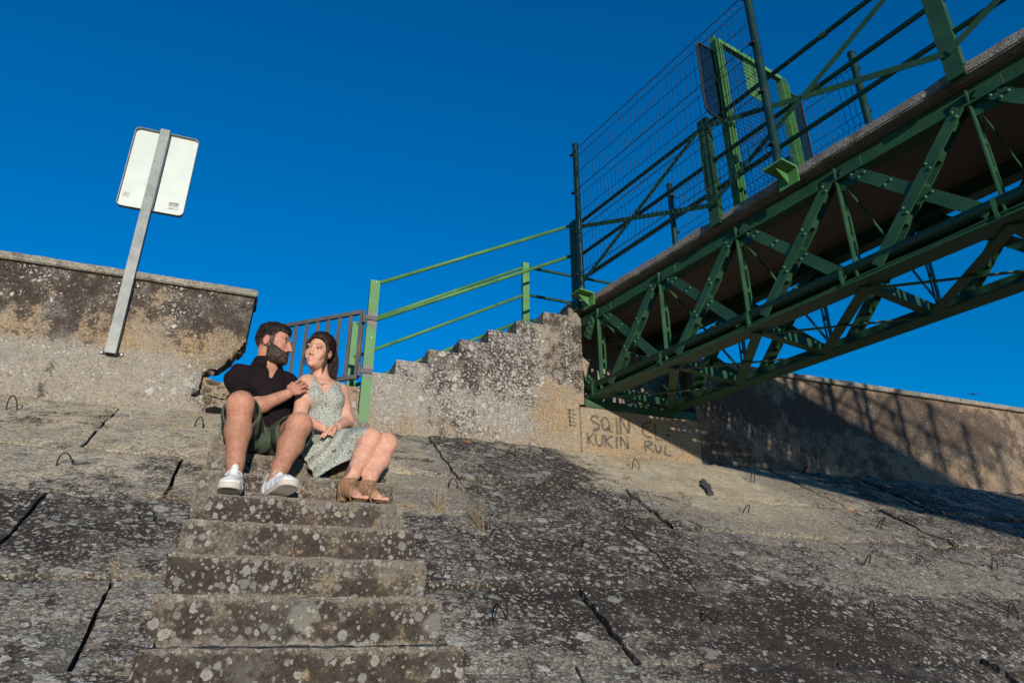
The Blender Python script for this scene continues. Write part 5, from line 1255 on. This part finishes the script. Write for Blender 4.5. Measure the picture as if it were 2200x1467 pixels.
# necklace
nk = [tuple(wp['neck'] + A3((.052 * math.cos(a) + .0, .046 * math.sin(a) - .014 - .055 * max(0, -math.sin(a)) ** 1.5, .005 - .085 * max(0, -math.sin(a)) ** 1.3))) for a in [math.pi * (1 + q / 14) for q in range(15)]]
ne = MB().tube(nk, .0012, 5).build('necklace', M['silver'], wo, smooth=True); MB().dome(nk[7], (0, -1, .2), .007, .006).build('pendant', M['silver'], ne)
# hair: cap swept back to a low ponytail, loose strands beside the face
wsk = ell(wL((0, -.014, .032)), np.array((.070, .097, .089)) * ws, wB)
tail_p = [(-.0, -.088, .055), (-.010, -.122, .030), (-.022, -.135, -.020), (-.030, -.128, -.075), (-.034, -.112, -.125), (-.030, -.098, -.165)]; tail_r = [.036, .042, .048, .050, .042, .014]
tail = U(*[(rc(wL(a), wL(b), ra * ws, rb * ws), .02) for a, b, ra, rb in zip(tail_p, tail_p[1:], tail_r, tail_r[1:])])
def whair_f(P):
    q = ((P - wO) @ wB) / ws; x, y, z = q[:, 0], q[:, 1], q[:, 2]; ax = np.abs(x)
    d = wsk(P) - (.010 + .010 * ss(.03, .10, z)) * ws + .0022 * np.sin(ax * 420 + y * 90 + 3 * wob(P, 30)) * ss(.02, .06, z)
    line = np.where(z > .055, .060 + .055 * ss(.055, .11, z) - 3.2 * np.maximum(0, .03 - ax) * 0 - y, .034 - y + .25 * (z - .02))
    d = smax(d, -line * .8 * ws, .006); d = smax(d, -(z + np.where(y < -.03, .055, .012)) * ws, .008)
    ear = np.sqrt(((y + .008) / .022) ** 2 + ((z + .006) / .030) ** 2); d = np.where(ax > .05, smax(d, (1 - ear) * .022 * ws, .004), d)
    t_ = tail(P) + .005 * np.sin(q[:, 0] * 330 + 4 * wob(P, 22)) + .003 * wob(P, 120)
    return smin(d, t_, .015)
v, f = surfnet(whair_f, wO - .24, wO + .22, .0036); wh = np_mesh('hair', v, f, M['hair_w'], wo)
def comb_w(P):
    q = ((P - wO) @ wB) / ws; tl = ss(-.085, -.105, q[:, 1])[:, None]
    return (((1 - tl) * A3((0, -1, -.25)) + tl * A3((0, .12, -1))) @ wB.T).astype(f32)
groom('hair_strands', whair_f, v, comb_w, 3000, .085, 7, .0011, M['hair_w'], wh, lift=.003, seed=9)
rr = random.Random(3)
for sx, n, en in ((-1, 9, 1.0), (1, 7, .8)):
    for i in range(n):
        j = rr.uniform(-.008, .008); pts = []
        for t_, (x, y, z) in zip((0, .2, .4, .6, .8, 1), ((.040, .075, .085), (.066, .060, .050), (.074, .046, .008), (.075, .042, -.040), (.070, .046, -.085), (.068, .040, -.135))):
            pts.append(tuple(wL((sx * (x + j * .6 + .006 * math.sin(t_ * 9 + i)), y + j - .008 * (i % 3) * t_, z * (1 if z > 0 else en) + rr.uniform(-.004, .004)))))
        MB().tube(pts, [.0034, .0034, .003, .0026, .002, .0006], 6).build('strand', M['hair_w'], wh, smooth=True)
# sandals: wedge sole and crossed lacing over the foot
def sandal(ank, ft, parent):
    ank, ft = A3(ank), A3(ft); heel = A3((ank[0] - .012, ank[1] + .040, .5995)); tip = A3((ft[0] + .016, ft[1] - .050, .5995)); B = frame(tip - heel, (0, 0, 1)); Lh = float(np.linalg.norm(tip - heel))
    S = lambda x, y, z: heel + B @ A3((x, y, z))
    def sole_f(P):
        q = (P - heel) @ B; t = np.clip((q[:, 1] - .03) / (Lh - .068), 0, 1); d = q[:, :2].copy(); d[:, 1] -= .03 + (Lh - .068) * t; d2 = np.sqrt((d ** 2).sum(1)) - (.030 + .009 * t)
        th = .030 - .018 * ss(.03, Lh * .7, q[:, 1]); return smax(d2, np.abs(q[:, 2] - th / 2 - .001) - th / 2, .004)
    lo = np.minimum(heel, tip) - .07; hi = np.maximum(heel, tip) + .15
    v, f = surfnet(sole_f, lo, hi, .0033); sd = np_mesh('sandal', v, f, M['sandal_sole'], parent)
    foot = U((rc(ank, ank + (A3(parent['_w']) * 0) + A3((.0, .0, -.03)), .036, .036), 0), (rc(ank + A3((-.005, .01, -.035)), ank + A3((-.008, .020, -.075)), .034, .027), .02), (rc(ank + A3((0, -.01, -.02)), ft, .036, .021), .02), (ell(ft + A3((0, .012, -.008)), (.036, .04, .020)), .015), (rc(ank + A3((0, 0, .0)), ank + A3((.012, .012, .035)), .036, .038), .01))
    def strap_f(P):
        q = (P - heel) @ B; d = np.abs(foot(P) - .002) - .0035
        g = np.sin(q[:, 1] * 190 + q[:, 0] * 120 + q[:, 2] * 60) ; g2 = np.sin(q[:, 1] * 190 - q[:, 0] * 120 + q[:, 2] * 60)
        d = d - .0012 * np.maximum(g, g2)
        op = np.maximum(g, g2) < -.35; d = np.where(op & (q[:, 2] > .03) & (q[:, 1] > .05), d + .006, d)
        d = smax(d, q[:, 1] - (Lh - .078), .004); d = smax(d, .012 - q[:, 2], .003)
        return smax(d, q[:, 2] - .148 - .12 * (q[:, 1] - .04), .004)
    v, f = surfnet(strap_f, lo, hi + A3((.02, .02, .06)), .0030); np_mesh('lacing', v, f, M['sandal'], sd)
    return sd
sandal(wp['ankR'], ftR, wo); sandal(wp['ankL'], ftL, wo)
